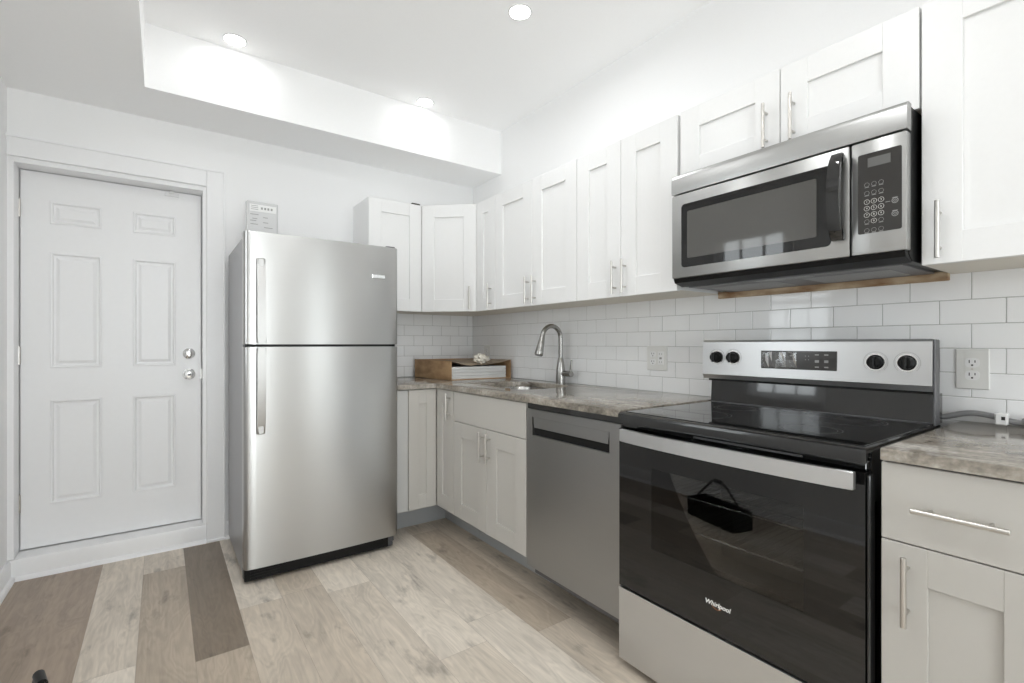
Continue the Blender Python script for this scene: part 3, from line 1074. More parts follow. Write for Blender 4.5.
# ------------------------------------------------------------------ range
def build_range():
    yl, yr = -2.1695, -2.9345
    w = yl - yr
    t = thing('range', (-0.36, (yl + yr) / 2, 0), 'stainless and black electric range with smooth glass cooktop', 'range')
    xf = -0.655
    fr = RW(xf, yl)
    mb = MB(fr)                                   # carcass around an open oven cavity
    mb.box(0.002, w - 0.002, -0.60, -0.03, 0.045, 0.30)
    mb.box(0.002, w - 0.002, -0.60, -0.03, 0.78, 0.905)
    mb.box(0.002, 0.09, -0.60, 0.0, 0.30, 0.78); mb.box(w - 0.09, w - 0.002, -0.60, 0.0, 0.30, 0.78)
    mb.box(0.09, w - 0.09, -0.60, -0.47, 0.30, 0.78)
    mb.box(0.002, 0.020, -0.03, 0.0, 0.045, 0.905); mb.box(w - 0.020, w - 0.002, -0.03, 0.0, 0.045, 0.905)
    mb.box(0.02, w - 0.02, -0.03, 0.0, 0.78, 0.905)
    body = mb.build('body', 'benamel', t)
    mb = MB(fr)                                   # liner of the cavity
    mb.box(0.0905, w - 0.0905, -0.468, -0.466, 0.302, 0.778); mb.box(0.0905, 0.0925, -0.466, -0.004, 0.302, 0.778)
    mb.box(w - 0.0925, w - 0.0905, -0.466, -0.004, 0.302, 0.778)
    mb.box(0.0925, w - 0.0925, -0.466, -0.004, 0.302, 0.304); mb.box(0.0925, w - 0.0925, -0.466, -0.004, 0.776, 0.778)
    mb.build('oven_liner', 'enamel', t)
    for zr in (0.655, 0.545):
        mb = MB(fr)
        a, b = 0.098, w - 0.098
        mb.tube([(a, -0.03, zr), (b, -0.03, zr)], 0.0034, 8); mb.tube([(a, -0.44, zr), (b, -0.44, zr)], 0.003, 8)
        mb.tube([(a, -0.03, zr), (a, -0.44, zr)], 0.003, 8); mb.tube([(b, -0.03, zr), (b, -0.44, zr)], 0.003, 8)
        for k in range(1, 22):
            u = a + (b - a) * k / 22
            mb.tube([(u, -0.03, zr + 0.003), (u, -0.44, zr + 0.003)], 0.0016, 6)
        mb.build('oven_rack', 'rack', t)
    # cooktop
    mb = MB(fr)
    mb.prism([(-0.545, 0.905), (0.030, 0.905), (0.036, 0.885), (0.045, 0.882), (0.0465, 0.905), (0.044, 0.9135), (0.036, 0.917), (-0.545, 0.917)], 0.0, w, 'u')
    ck = mb.build('cooktop_frame', 'benamel', t)
    mb = MB(fr); mb.box(0.012, w - 0.012, -0.535, 0.018, 0.9165, 0.9195, 0.001)
    gl = mb.build('cooktop_glass', 'bglass', t)
    mb = MB(Fr((xf, yl, 0), (0, -1, 0), (-1, 0, 0)))
    for (u, n, r) in ((0.20, -0.13, 0.115), (0.20, -0.39, 0.08), (0.57, -0.13, 0.08), (0.57, -0.39, 0.105), (0.385, -0.42, 0.055)):
        for rr in (r, r - 0.012):
            bm = mb.bm
            a_ = [bm.verts.new((u + rr * math.cos(k * PI / 24), n + rr * math.sin(k * PI / 24), 0.91965)) for k in range(48)]
            b_ = [bm.verts.new((u + (rr - 0.0015) * math.cos(k * PI / 24), n + (rr - 0.0015) * math.sin(k * PI / 24), 0.91965)) for k in range(48)]
            for k in range(48):
                bm.faces.new((a_[k], a_[(k + 1) % 48], b_[(k + 1) % 48], b_[k]))
    mb.build('burner_markings', plain('burner_ring', (0.05, 0.05, 0.05), 0.3), gl)
    # front rail under the cooktop
    mb = MB(fr); mb.box(0.004, w - 0.004, 0.0, 0.030, 0.864, 0.884, 0.002)
    mb.build('front_rail', 'bgloss', t)
    mb = MB(fr); mb.box(0.30, 0.62, 0.0305, 0.034, 0.8685, 0.8735)
    mb.build('vent_slot', 'dgrey', t)
    # oven door: frame of black glass with a window
    fd = RW(-0.697, yl)
    wu0, wu1, wz0, wz1 = 0.145, 0.627, 0.470, 0.742
    mb = MB(fd)
    d0 = -0.038
    mb.box(0.002, wu0, d0, 0, 0.295, 0.860); mb.box(wu1, w - 0.002, d0, 0, 0.295, 0.860)
    mb.box(wu0, wu1, d0, 0, 0.295, wz0); mb.box(wu0, wu1, d0, 0, wz1, 0.860)
    door = mb.build('oven_door', 'bglass', t, smooth=25)
    mb = MB(fd); mb.box(wu0, wu1, -0.004, -0.0005, wz0, wz1)
    mb.build('oven_window', 'ovenglass', door)
    mb = MB(fd)
    mb.box(wu0, wu0 + 0.036, -0.036, -0.034, wz0, wz1)  # one pale strip down the left side of the window
    mb.build('inner_window_strip', 'enamel', door)
    # strap handle, bowed
    mb = MB(fd)
    nseg = 18
    outer_, inner_ = [], []
    ua, ub = 0.040, w - 0.012
    for k in range(nseg + 1):
        s = k / nseg
        n = 0.034 + 0.020 * (1 - (2 * s - 1) ** 2)
        outer_.append((ua + (ub - ua) * s, n + 0.008)); inner_.append((ua + (ub - ua) * s, n - 0.006))
    mb.prism(outer_ + inner_[::-1], 0.823, 0.866, 'z', bev=0.002)
    hd = mb.build('door_handle', 'steelb', door)
    for u in (0.066, w - 0.040):
        mb = MB(fd); mb.box(u - 0.016, u + 0.016, -0.001, 0.034, 0.829, 0.860, 0.002)
        mb.build('handle_mount', 'bplastic', hd)
    mb = MB(fd)
    mb.text('Whirlpool', 0.386, 0.0004, 0.383, 0.0195, 0.0003, shear=0.22, bold=0.0004)
    mb.build('logo', 'logo', door, smooth=0)
    mb = MB(fd)
    R0, n = 0.017, 26
    for k in range(n):                        # small orange swoosh round the lettering
        pass
    b = mb.bm
    a_ = [b.verts.new((0.384 + 0.016 * math.cos(PI + 0.25 + k * 2.4 / n), 0.0006, 0.380 + 0.011 * math.sin(PI + 0.25 + k * 2.4 / n))) for k in range(n + 1)]
    b_ = [b.verts.new((0.384 + 0.0145 * math.cos(PI + 0.25 + k * 2.4 / n), 0.0006, 0.380 + 0.010 * math.sin(PI + 0.25 + k * 2.4 / n))) for k in range(n + 1)]
    for k in range(n): b.faces.new((a_[k], a_[k + 1], b_[k + 1], b_[k]))
    mb.build('logo_swoosh', 'rust', door, smooth=0)
    # side trims of the door
    mb = MB(fd); mb.box(w - 0.0015, w + 0.006, -0.04, -0.006, 0.30, 0.855, 0.002)
    mb.build('side_trim', 'benamel', door)
    # storage drawer
    mb = MB(fd)
    mb.prism([(-0.03, 0.030), (0.0, 0.030), (0.0, 0.272), (0.003, 0.283), (0.003, 0.288), (-0.03, 0.288)], 0.001, w - 0.001, 'u')
    mb.build('storage_drawer', 'steelb', t, smooth=20)
    for u in (0.045, w - 0.045):
        for n in (-0.06, -0.56):
            mb = MB(fr); mb.cyl((u, n, 0), (u, n, 0.046), 0.018); mb.build('foot', 'bplastic', t)
    # back panel
    fb = RW(-0.118, yl)
    mb = MB(fb)
    mb.prism([(-0.060, 0.917), (0.012, 0.917), (0.006, 1.010), (-0.060, 1.010)], 0.010, w - 0.008, 'u')
    mb.build('riser', 'bgloss', t, smooth=20)
    mb = MB(fb); mb.box(0.010, w - 0.008, 0.0125, 0.0155, 0.9185, 0.9225, 0.001)
    mb.build('rear_trim', 'dgrey', t)
    mb = MB(fb)
    mb.prism([(-0.008, 1.010), (0.018, 1.010), (0.018, 1.020), (-0.008, 1.020)], 0.004, w - 0.006, 'u')
    mb.build('riser_gap', 'bplastic', t)
    fp = RW(-0.172, yl)
    mb = MB(fp)
    mb.prism([(-0.042, 1.020), (-0.006, 1.020), (0.004, 1.038), (0.0, 1.172), (-0.006, 1.180), (-0.042, 1.180)], 0.0, w - 0.004, 'u')
    cp = mb.build('control_panel', 'steelb', t, smooth=20)
    mb = MB(fp); mb.box(w - 0.004, w + 0.002, -0.046, -0.003, 0.918, 1.178, 0.002)
    mb.build('end_cap', 'dgrey', t)
    nf = 0.0035
    mb = MB(fp); mb.box(0.248, 0.508, 0.0, nf, 1.071, 1.139, 0.001)
    ds = mb.build('display', 'panel', t)
    nz = nf + 0.0004
    keys = [(u, z, 0.0065, 0.0020 if z != 1.103 else 0.0045) for u in (0.445, 0.475) for z in (1.126, 1.103, 1.083)]
    keys += [(u, z, 0.0012, 0.0012) for u in (0.408, 0.418) for z in (1.121, 1.108)] + [(0.33, 1.122, 0.008, 0.002), (0.362, 1.122, 0.008, 0.002)]
    for u, z, a, c in keys:
        mb = MB(fp); mb.box(u - a, u + a, nf - 0.0005, nz, z - c, z + c)
        mb.build('display_key', 'markg', ds, smooth=0)
    mb = MB(fp)
    mb.box(0.326, 0.372, nf - 0.0005, nz, 1.079, 1.106)
    mb.build('display_screen', 'lcd', ds, smooth=0)
    mb = MB(fp)                                    # crumpled film half peeled from the display
    random.seed(9)
    b = mb.bm
    top = [b.verts.new((0.253 + k * 0.0125, nf + random.uniform(0.0008, 0.003), 1.135 - random.uniform(0, 0.004))) for k in range(11)]
    mid = [b.verts.new((0.253 + k * 0.0125, nf + random.uniform(0.0005, 0.004), 1.106 + random.uniform(-0.008, 0.008))) for k in range(11)]
    bot = [b.verts.new((0.253 + k * 0.0125, nf + random.uniform(0.0005, 0.003), 1.075 + random.uniform(0, 0.004))) for k in range(11)]
    for p, q in ((top, mid), (mid, bot)):
        for k in range(10): b.faces.new((p[k], p[k + 1], q[k + 1], q[k]))
    mb.build('display_film', 'film_clear', ds, smooth=0)
    for (u, z) in ((0.065, 1.110), (0.136, 1.110), (0.618, 1.106), (0.700, 1.106)):
        mb = MB(fp)
        mb.lathe((u, 0.0, z), (0, 1, 0), [(0, 0.0235), (0.006, 0.0235), (0.008, 0.0205), (0.026, 0.0185), (0.029, 0.016)], 24)
        mb.box(u - 0.0055, u + 0.0055, 0.020, 0.038, z - 0.0195, z + 0.0195, 0.0025)
        kb = mb.build('knob', 'bplastic', t)
        mb = MB(fp); mb.ring((u, z), 0.024, 0.0275, 0.0005, 0.0030, 24)
        mb.build('knob_ring', 'chrome', kb)
        mb = MB(fp)
        mb.ring((u, z), 0.0330, 0.0338, 0.0005, 0.0027, 32)
        mb.build('dial_marks', 'markg', kb, smooth=0)


build_range()


# ------------------------------------------------------------------ microwave
def build_microwave():
    yl, yr = -2.1825, -2.9325
    w = yl - yr
    z0, z1 = 1.4206, 1.8247
    xf = -0.406
    t = thing('microwave', (-0.2, (yl + yr) / 2, 1.386), 'stainless over-the-range microwave with black window and dark keypad', 'microwave')
    fr = RW(xf, yl)
    mb = MB(fr)
    mb.prism([(-0.034, 1.822), (-0.034, 1.412), (-0.060, 1.395), (-0.395, 1.395), (-0.395, 1.822)], 0.004, w - 0.004, 'u')
    mb.build('body', 'bplastic', t, smooth=20)
    mb = MB(fr)
    mb.prism([(-0.034, 1.420), (-0.004, 1.420), (-0.012, 1.404), (-0.060, 1.392), (-0.060, 1.396), (-0.034, 1.413)], 0.006, w - 0.006, 'u')
    mb.build('bottom_lip', 'bplastic', t, smooth=20)
    mb = MB(fr)
    mb.box(0.03, w - 0.03, -0.37, -0.07, 1.389, 1.3952)
    un = mb.build('underside', 'dgrey', t)
    for (a, b) in ((0.08, 0.33), (0.42, 0.67)):
        mb = MB(fr); mb.box(a, b, -0.33, -0.14, 1.3872, 1.3895, 0.001)
        for k in range(9):
            mb.box(a + 0.006, b - 0.006, -0.325 + k * 0.0205, -0.317 + k * 0.0205, 1.3864, 1.3874)
        mb.build('grease_filter', 'filter', un)
    mb = MB(fr); mb.box(0.29, 0.47, -0.125, -0.085, 1.3875, 1.3895)
    for k in range(16): mb.box(0.296 + k * 0.0108, 0.302 + k * 0.0108, -0.12, -0.09, 1.3866, 1.3876)
    mb.build('lamp_grille', 'filter', un)
    # vent hood strip, leaning back at the top with rounded ends
    mb = MB(fr)
    mb.prism([(-0.034, 1.7505), (0.0, 1.7505), (0.0015, 1.758), (0.001, 1.805), (-0.003, 1.819), (-0.010, 1.8255), (-0.034, 1.8247)], 0.0, w, 'u')
    mb.build('vent_strip', 'steelm', t, smooth=40)
    # door
    ud = 0.615
    wz0, wz1 = 1.458, 1.708
    bu0, bu1 = 0.045, 0.566
    mb = MB(fr)
    mb.box(0.0, ud, -0.034, 0.0, z0, 1.7455, 0.005, 2)
    door = mb.build('door', 'steelm', t)
    def rr(u0, u1, za, zb, r): return rrect(u0, u1, za, zb, r, 5)
    mb = MB(fr); mb.prism(rr(bu0, bu1, wz0 + 0.002, wz1 - 0.004, 0.014), -0.002, 0.0016, 'n')
    bz = mb.build('window_border', 'bglass', door)
    mb = MB(fr); mb.prism(rr(bu0 + 0.026, bu1 - 0.040, wz0 + 0.036, wz1 - 0.034, 0.004), 0.001, 0.0020, 'n')
    mb.build('window_pane', 'mwglass', bz)
    # handle: a bowed black strap
    mb = MB(fr)
    zc, hh = 1.597, 0.128
    o_, i_ = [], []
    for k in range(15):
        s = -1 + 2 * k / 14
        n = 0.020 + 0.026 * (1 - s * s)
        if k in (0, 14): n = 0.014
        o_.append((n + 0.010, zc + hh * s)); i_.append((n - 0.004, zc + hh * s))
    mb.prism(o_ + i_[::-1], 0.573, 0.606, 'u', bev=0.003)
    for s in (-1, 1):
        mb.box(0.576, 0.603, 0.0, 0.018, zc + s * (hh - 0.014) - 0.012, zc + s * (hh - 0.014) + 0.012, 0.002)
    mb.build('door_handle', 'bgloss', door, smooth=40)
    # control side
    mb = MB(fr); mb.box(ud + 0.003, w, -0.034, 0.0, z0, 1.7455, 0.005, 2)
    cs = mb.build('control_panel', 'steelm', t)
    pu0, pu1, pz0, pz1 = ud + 0.021, w - 0.011, 1.480, 1.708
    mb = MB(fr); mb.prism(rr(pu0, pu1, pz0, pz1, 0.005), -0.002, 0.0018, 'n')
    kp = mb.build('keypad', 'panel', t)
    n1 = 0.0022
    mb = MB(fr); mb.box(pu0 + 0.024, pu0 + 0.078, 0.001, n1, 1.668, 1.694)
    mb.build('display', 'lcd', kp)
    cu = [pu0 + 0.022, pu0 + 0.039, pu0 + 0.056]
    zr = 1.570
    spots = [(str(k + 1), cu[k % 3], zr - (k // 3) * 0.0187) for k in range(9)] + [('0', cu[1], zr - 0.0561)]
    for dgt, u, z in spots:
        mb = MB(fr)
        mb.ring((u, z), 0.0062, 0.0071, 0.0015, n1, 16); mb.text(dgt, u, n1, z, 0.0075)
        mb.build('number_key', 'mark', kp, smooth=0)
    soft = [(u, z) for z in (1.619, 1.595) for u in cu] + [(cu[0], zr - 0.0561), (cu[2], zr - 0.0561)] + [(u, zr - 0.0815) for u in cu]
    for u, z in soft:
        mb = MB(fr)
        mb.ring((u, z), 0.0055, 0.0062, 0.0015, n1, 12); mb.box(u - 0.0052, u + 0.0052, 0.0015, n1, z - 0.0080, z - 0.0066)
        mb.build('function_key', 'markg', kp, smooth=0)
    for z in (1.560, 1.524):
        u = pu0 + 0.088
        mb = MB(fr)
        mb.ring((u, z), 0.0062, 0.0078, 0.0015, n1, 16); mb.ring((u, z), 0.0025, 0.0038, 0.0015, n1, 12)
        mb.box(u - 0.006, u + 0.006, 0.0015, n1, z + 0.0075, z + 0.0090)
        mb.build('icon_key', 'markg', kp, smooth=0)
    mb = MB(fr); mb.box(pu0 + 0.066, pu0 + 0.077, 0.0015, n1, 1.559, 1.5605)
    mb.build('pointer_mark', 'markg', kp, smooth=0)


build_microwave()

# raw timber left showing on the wall under the microwave
mb = MB(RW(0, -2.150)); mb.box(0.0, 0.785, 0.0105, 0.030, 1.366, 1.3945, 0.002)
o = mb.build('timber_strip', 'rawwood'); recenter(o)
tag(o, 'strip of raw timber on the wall under the microwave', 'timber strip')


# ------------------------------------------------------------------ refrigerator
def build_fridge():
    x0, x1 = -1.7260, -0.9490
    w = x1 - x0
    yd = -0.678                                       # back of the doors
    t = thing('refrigerator', ((x0 + x1) / 2, -0.36, 0), 'tall stainless top-freezer refrigerator beside the white door', 'refrigerator')
    mb = MB(); mb.box(x0 + 0.004, x1 - 0.004, -0.672, -0.045, 0.030, 1.690, 0.004)
    mb.build('cabinet', 'fridgeside', t)
    fr = BW(x0, yd)

    def face():
        pts = [(0.0, 0.0), (0.0, 0.046)]
        r = 0.022
        for k in range(1, 7):
            a = PI - k * (PI / 2) / 7
            pts.append((r + r * math.cos(a), 0.046 + r * math.sin(a)))
        for k in range(1, 24):
            s = k / 24
            pts.append((0.024 + (w - 0.048) * s, 0.068 + 0.007 * (1 - (2 * s - 1) ** 2)))
        for k in range(1, 7):
            a = PI / 2 - k * (PI / 2) / 7
            pts.append((w - r + r * math.cos(a), 0.046 + r * math.sin(a)))
        pts += [(w, 0.046), (w, 0.0)]
        return pts
    fz = MB(fr); fz.prism(face(), 1.1625, 1.7080, 'z', bev=0.002)
    fz = fz.build('freezer_door', 'steel', t, smooth=30)
    fd = MB(fr); fd.prism(face(), 0.078, 1.1500, 'z', bev=0.002)
    fd = fd.build('refrigerator_door', 'steel', t, smooth=30)
    mb = MB(fr); mb.box(0.012, w - 0.012, -0.004, 0.045, 1.1495, 1.163)
    mb.build('door_gasket', 'bplastic', t)
    # handles: long flat bowed straps meeting at the gap
    uh = 0.070

    def handle(za, zb, top, par):
        mb = MB(fr)
        o_, i_ = [], []
        for k in range(13):
            s = k / 12
            z = za + (zb - za) * s
            e = (s if top else 1 - s)
            n = 0.112 - 0.030 * (e ** 3)
            o_.append((n + 0.008, z)); i_.append((n - 0.006, z))
        mb.prism(o_ + i_[::-1], uh - 0.019, uh + 0.019, 'u', bev=0.004)
        zt = zb - 0.022 if top else za + 0.022
        mb.box(uh - 0.014, uh + 0.014, 0.066, 0.098, zt - 0.02, zt + 0.02, 0.003)
        zm = za + 0.03 if top else zb - 0.03
        mb.box(uh - 0.014, uh + 0.014, 0.066, 0.112, zm - 0.018, zm + 0.018, 0.003)
        return mb.build('handle', 'steelh', par, smooth=40)
    handle(1.166, 1.578, True, fz)
    handle(0.728, 1.146, False, fd)
    mb = MB(fr); mb.box(0.622, 0.697, 0.067, 0.0765, 1.527, 1.549, 0.002)
    mb.build('badge', 'chrome', fz)
    # toe grille
    mb = MB(fr); mb.box(0.004, w - 0.050, -0.02, 0.045, 0.014, 0.075, 0.003)
    for k in range(3): mb.box(0.03, 0.16, 0.0445, 0.047, 0.026 + k * 0.013, 0.031 + k * 0.013)
    gr = mb.build('toe_grille', 'bplastic', t)
    mb = MB(fr); mb.box(w - 0.05, w - 0.012, -0.02, 0.030, 0.035, 0.072, 0.002); mb.cyl((w - 0.04, 0.005, 0.018), (w - 0.015, 0.005, 0.018), 0.018)
    mb.build('hinge_foot', 'dgrey', t)
    for u in (0.06, w - 0.06):
        mb = MB(fr); mb.cyl((u - 0.015, -0.55, 0.022), (u + 0.015, -0.55, 0.022), 0.022); mb.build('roller', 'dgrey', t)
    mb = MB(fr); mb.cyl((0.05, 0.0, 0.018), (0.08, 0.0, 0.018), 0.018); mb.build('roller', 'dgrey', t)
    for u0, u1, nm in ((w - 0.06, w - 0.004, 'hinge_cover'),):
        mb = MB(fr); mb.box(u0, u1, -0.05, 0.035, 1.7075 if nm != 'hinge_cover' else 1.692, 1.722, 0.005)
        mb.build(nm, 'dgrey', t)


build_fridge()

# packet of papers standing on the fridge
px0, px1, py = -1.652, -1.487, -0.24
t = thing('document_packet', ((px0 + px1) / 2, py, 1.6905), 'grey plastic-wrapped document packet standing on top of the fridge', 'packet')
fr = BW(px0, py)
w = px1 - px0
mb = MB(fr); mb.box(0, w, -0.030, 0.0, 1.6905, 1.985, 0.004)
mb.build('wrapper', 'film', t)
mb = MB(fr); mb.box(0.014, w - 0.012, -0.001, 0.0012, 1.702, 1.925)
pg = mb.build('page', 'paper', t)
mb = MB(fr); mb.box(0.016, w - 0.010, -0.001, 0.0016, 1.928, 1.968)
hd = mb.build('header_strip', 'paperw', t)
for z, a, b in [(1.938 + k * 0.010, 0.022, 0.060) for k in range(3)]:
    mb = MB(fr); mb.box(a, b, 0.001, 0.0021, z, z + 0.003); mb.build('text_line', 'markg', hd, smooth=0)
for k in range(4):
    mb = MB(fr); mb.box(0.074 + k * 0.017, 0.084 + k * 0.017, 0.001, 0.0021, 1.942, 1.955); mb.build('printed_icon', 'markg', hd, smooth=0)
for z, a, b in ((1.908, 0.018, 0.062), (1.895, 0.085, 0.11), (1.884, 0.030, 0.055), (1.872, 0.018, 0.050), (1.866, 0.085, 0.112), (1.852, 0.020, 0.058), (1.838, 0.090, 0.135)):
    mb = MB(fr); mb.box(a, b, 0.0005, 0.0017, z, z + 0.004); mb.build('text_line', 'markg', pg, smooth=0)

# ------------------------------------------------------------------ cardboard box with white slabs
bx = Vector((-0.500, -0.546, CT)); ex = Vector((1, -0.045, 0)).normalized(); ey = Vector((-0.090, 1, 0)).normalized()
BL, BD, BH = 0.468, 0.475, 0.128
t = thing('cardboard_box', (bx.x + 0.2, bx.y + 0.25, CT), 'brown cardboard box lying open in the counter corner', 'box')
fr = Fr((bx.x, bx.y, 0), ex, -ey)
mb = MB(fr); th = 0.004
z0 = CT + 0.0003
mb.box(0, BL, -BD, 0, z0, z0 + th)                                     # bottom
mb.box(0, th, -BD, 0, z0, z0 + BH); mb.box(BL - th, BL, -BD, 0, z0, z0 + BH)
mb.box(0, BL, -BD, -BD + th, z0, z0 + BH)
mb.build('shell', 'card', t, smooth=0)
# sagging torn top
mb = MB(fr)
nu, nn = 14, 10
grid = []
random.seed(3)
for i in range(nu + 1):
    row = []
    for j in range(nn + 1):
        s, q = i / nu, j / nn
        sag = -0.026 * math.sin(PI * s) * (1 - 0.6 * q) - 0.013 * math.exp(-((s - 0.25) / 0.12) ** 2) * (1 - q) + random.uniform(-0.002, 0.002)
        row.append((s * BL, -BD * q, z0 + BH + 0.001 + sag))
    grid.append(row)
b = mb.bm
up = [[b.verts.new(p) for p in r] for r in grid]
dn = [[b.verts.new((p[0], p[1], p[2] - 0.003)) for p in r] for r in grid]
for i in range(nu):
    for j in range(nn):
        b.faces.new((up[i][j], up[i + 1][j], up[i + 1][j + 1], up[i][j + 1]))
        b.faces.new((dn[i][j], dn[i][j + 1], dn[i + 1][j + 1], dn[i + 1][j]))
rim = [(i, 0) for i in range(nu)] + [(nu, j) for j in range(nn)] + [(i, nn) for i in range(nu, 0, -1)] + [(0, j) for j in range(nn, 0, -1)]
for k in range(len(rim)):
    a, c = rim[k], rim[(k + 1) % len(rim)]
    b.faces.new((up[a[0]][a[1]], up[c[0]][c[1]], dn[c[0]][c[1]], dn[a[0]][a[1]]))
mb.build('top_flap', 'cardin', t, smooth=40)
random.seed(11)
for k in range(4):
    mb = MB(fr)
    zz = z0 + th + 0.0006 + k * 0.0208
    mb.box(0.010 + random.uniform(0, 0.004), BL - 0.034, -BD + 0.012, -0.006 - random.uniform(0, 0.006), zz, zz + 0.0196, 0.0022)
    o = mb.build('white_tile', 'slab'); recenter(o)
    tag(o, ['bottom white slab of the stack in the cardboard box', 'second white slab from the bottom in the cardboard box',
            'third white slab from the bottom in the cardboard box', 'topmost white slab inside the cardboard box'][k], 'tile', 'white slabs in the cardboard box')

# crumpled paper on the box
random.seed(5)
bm = bmesh.new()
bmesh.ops.create_icosphere(bm, subdivisions=4, radius=1)
from mathutils import noise as mnoise
cc = fr((0.250, -0.030, 0))
for v in bm.verts:
    n = v.co.normalized()
    d = 0.72 + 0.42 * mnoise.noise(n * 2.6) + 0.25 * mnoise.noise(n * 6.1) + 0.12 * mnoise.noise(n * 13)
    v.co = Vector((n.x * 0.064 * d, n.y * 0.055 * d, n.z * 0.042 * d))
zmin = min(v.co.z for v in bm.verts)
for v in bm.verts: v.co.z -= zmin
me = bpy.data.meshes.new('crumpled_rag'); bm.to_mesh(me); bm.free()
me.materials.append(M['rag'])
for p in me.polygons: p.use_smooth = True
o = bpy.data.objects.new('crumpled_rag', me); C.objects.link(o)
o.location = (cc.x, cc.y, z0 + BH - 0.028)
tag(o, 'crumpled off-white wad lying on the cardboard box', 'rag')


# ------------------------------------------------------------------ outlets
def outlet(fr, uc, zc, wp, hp, gangs, label):
    t = thing('wall_outlet', tuple(fr((uc, 0, zc - hp / 2))), label, 'outlet')
    mb = MB(fr); n0 = TW + 0.0002
    mb.box(uc - wp / 2, uc + wp / 2, n0, n0 + 0.0055, zc - hp / 2, zc + hp / 2, 0.0022)
    mb.build('cover_plate', 'plate', t)
    nf = n0 + 0.0055
    for du, kind in gangs:
        u = uc + du
        if kind == 'duplex':
            for dz in (0.0195, -0.0195):
                mb = MB(fr)
                mb.prism(rrect(u - 0.017, u + 0.017, zc + dz - 0.0145, zc + dz + 0.0145, 0.011, 5), nf - 0.001, nf + 0.0016, 'n')
                r = mb.build('receptacle', 'wplastic', t)
                mb = MB(fr)
                mb.box(u - 0.0078, u - 0.0054, nf + 0.001, nf + 0.0019, zc + dz - 0.001, zc + dz + 0.0085)
                mb.box(u + 0.0054, u + 0.0078, nf + 0.001, nf + 0.0019, zc + dz + 0.0005, zc + dz + 0.0078)
                mb.cyl((u, nf + 0.001, zc + dz - 0.0075), (u, nf + 0.0019, zc + dz - 0.0075), 0.0028, 10)
                mb.build('slots', 'slot', r, smooth=0)
            mb = MB(fr); mb.cyl((u, nf - 0.001, zc), (u, nf + 0.001, zc), 0.003, 10); mb.build('screw', 'nickel', t)
        else:
            mb = MB(fr)
            mb.box(u - 0.0165, u + 0.0165, nf - 0.001, nf + 0.002, zc - 0.033, zc + 0.033, 0.001)
            r = mb.build('receptacle', 'wplastic', t)
            mb = MB(fr)
            for dz in (0.020, -0.020):
                mb.box(u - 0.0078, u - 0.0054, nf + 0.0015, nf + 0.0024, zc + dz - 0.003, zc + dz + 0.006)
                mb.box(u + 0.0054, u + 0.0078, nf + 0.0015, nf + 0.0024, zc + dz - 0.003, zc + dz + 0.006)
            mb.box(u - 0.007, u + 0.007, nf + 0.0015, nf + 0.0024, zc - 0.005, zc + 0.005)
            mb.build('slots', 'markg', r, smooth=0)


frw = RW(0, 0)
outlet(frw, 2.988, 1.087, 0.078, 0.124, [(0, 'duplex')], 'single wall outlet on the tiles right of the range')
outlet(frw, 1.8095, 1.0925, 0.124, 0.124, [(-0.024, 'duplex'), (0.024, 'decora')], 'double wall outlet on the tiles between faucet and range')
outlet(frw, 0.225, 1.095, 0.078, 0.124, [(0, 'duplex')], 'wall outlet half hidden behind the cardboard box')

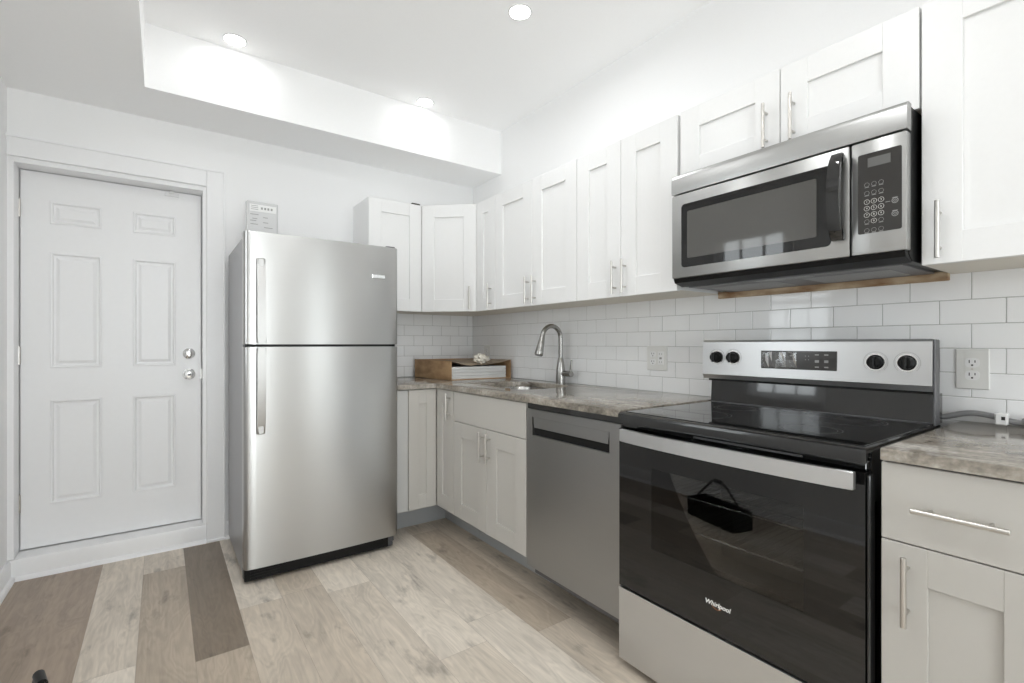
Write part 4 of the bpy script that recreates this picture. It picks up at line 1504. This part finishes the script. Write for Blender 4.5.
# ------------------------------------------------------------------ cable on the right counter
t = thing('power_cable', (-0.045, -3.0, CT), 'grey cable running from behind the range along the counter', 'cable')
mb = MB()
path = [(-0.043, -2.880, 0.9300), (-0.041, -2.920, 0.9340), (-0.038, -2.948, 0.9420), (-0.035, -2.969, 0.9490), (-0.035, -2.997, 0.9535), (-0.035, -3.033, 0.9500), (-0.036, -3.062, 0.9420), (-0.037, -3.088, 0.9370), (-0.040, -3.13, 0.9360)]
def smooth_path(P, n=5):
    P = [Vector(p) for p in P]; out = []
    for i in range(len(P) - 1):
        p0, p1, p2, p3 = P[max(i - 1, 0)], P[i], P[i + 1], P[min(i + 2, len(P) - 1)]
        for k in range(n):
            s = k / n
            out.append(0.5 * ((2 * p1) + (p2 - p0) * s + (2 * p0 - 5 * p1 + 4 * p2 - p3) * s * s + (3 * p1 - p0 - 3 * p2 + p3) * s ** 3))
    out.append(P[-1]); return out
mb.tube(smooth_path(path), 0.0088, 10)
mb.build('cord', 'cable', t)
mb = MB(); mb.box(-0.052, -0.028, -3.072, -3.043, 0.926, 0.962, 0.004)
cn = mb.build('connector', 'wplastic', t)
mb = MB(); mb.box(-0.0535, -0.0515, -3.066, -3.058, 0.942, 0.952)
mb.build('connector_slots', 'slot', cn, smooth=0)
mb = MB(); mb.tube([(-0.040, -3.100, 0.940), (-0.041, -3.108, 0.941), (-0.045, -3.17, 0.941), (-0.047, -3.25, 0.940)], [0.010, 0.0150, 0.0152, 0.0150], 12)
mb.build('plug', 'cable', t)

# ------------------------------------------------------------------ caddy on the floor by the left wall (mirrored in the oven door)
t = thing('tool_caddy', (-2.31, -1.575, 0), 'black caddy with bail handle on the floor, mirrored in the oven door', 'caddy')
fr = Fr((-2.31, -1.575, 0), (0.25, -1, 0), (1, 0.25, 0))
mb = MB(fr)
th = 0.008
mb.box(-0.20, 0.20, -0.08, 0.08, 0.0, 0.012, 0.003)
mb.box(-0.20, 0.20, 0.08 - th, 0.08, 0.012, 0.12, 0.002); mb.box(-0.20, 0.20, -0.08, -0.08 + th, 0.012, 0.12, 0.002)
mb.box(-0.20, -0.20 + th, -0.072, 0.072, 0.012, 0.12, 0.002); mb.box(0.20 - th, 0.20, -0.072, 0.072, 0.012, 0.12, 0.002)
mb.build('tray', 'bplastic', t)
mb = MB(fr)
mb.tube([(-0.19, 0, 0.11), (-0.17, 0, 0.14), (-0.06, 0, 0.248), (-0.03, 0, 0.262), (0.03, 0, 0.262), (0.06, 0, 0.248), (0.17, 0, 0.14), (0.19, 0, 0.11)], 0.0075, 10)
mb.cyl((-0.03, 0, 0.262), (0.03, 0, 0.262), 0.013, 12)
mb.build('bail_handle', 'bplastic', t)
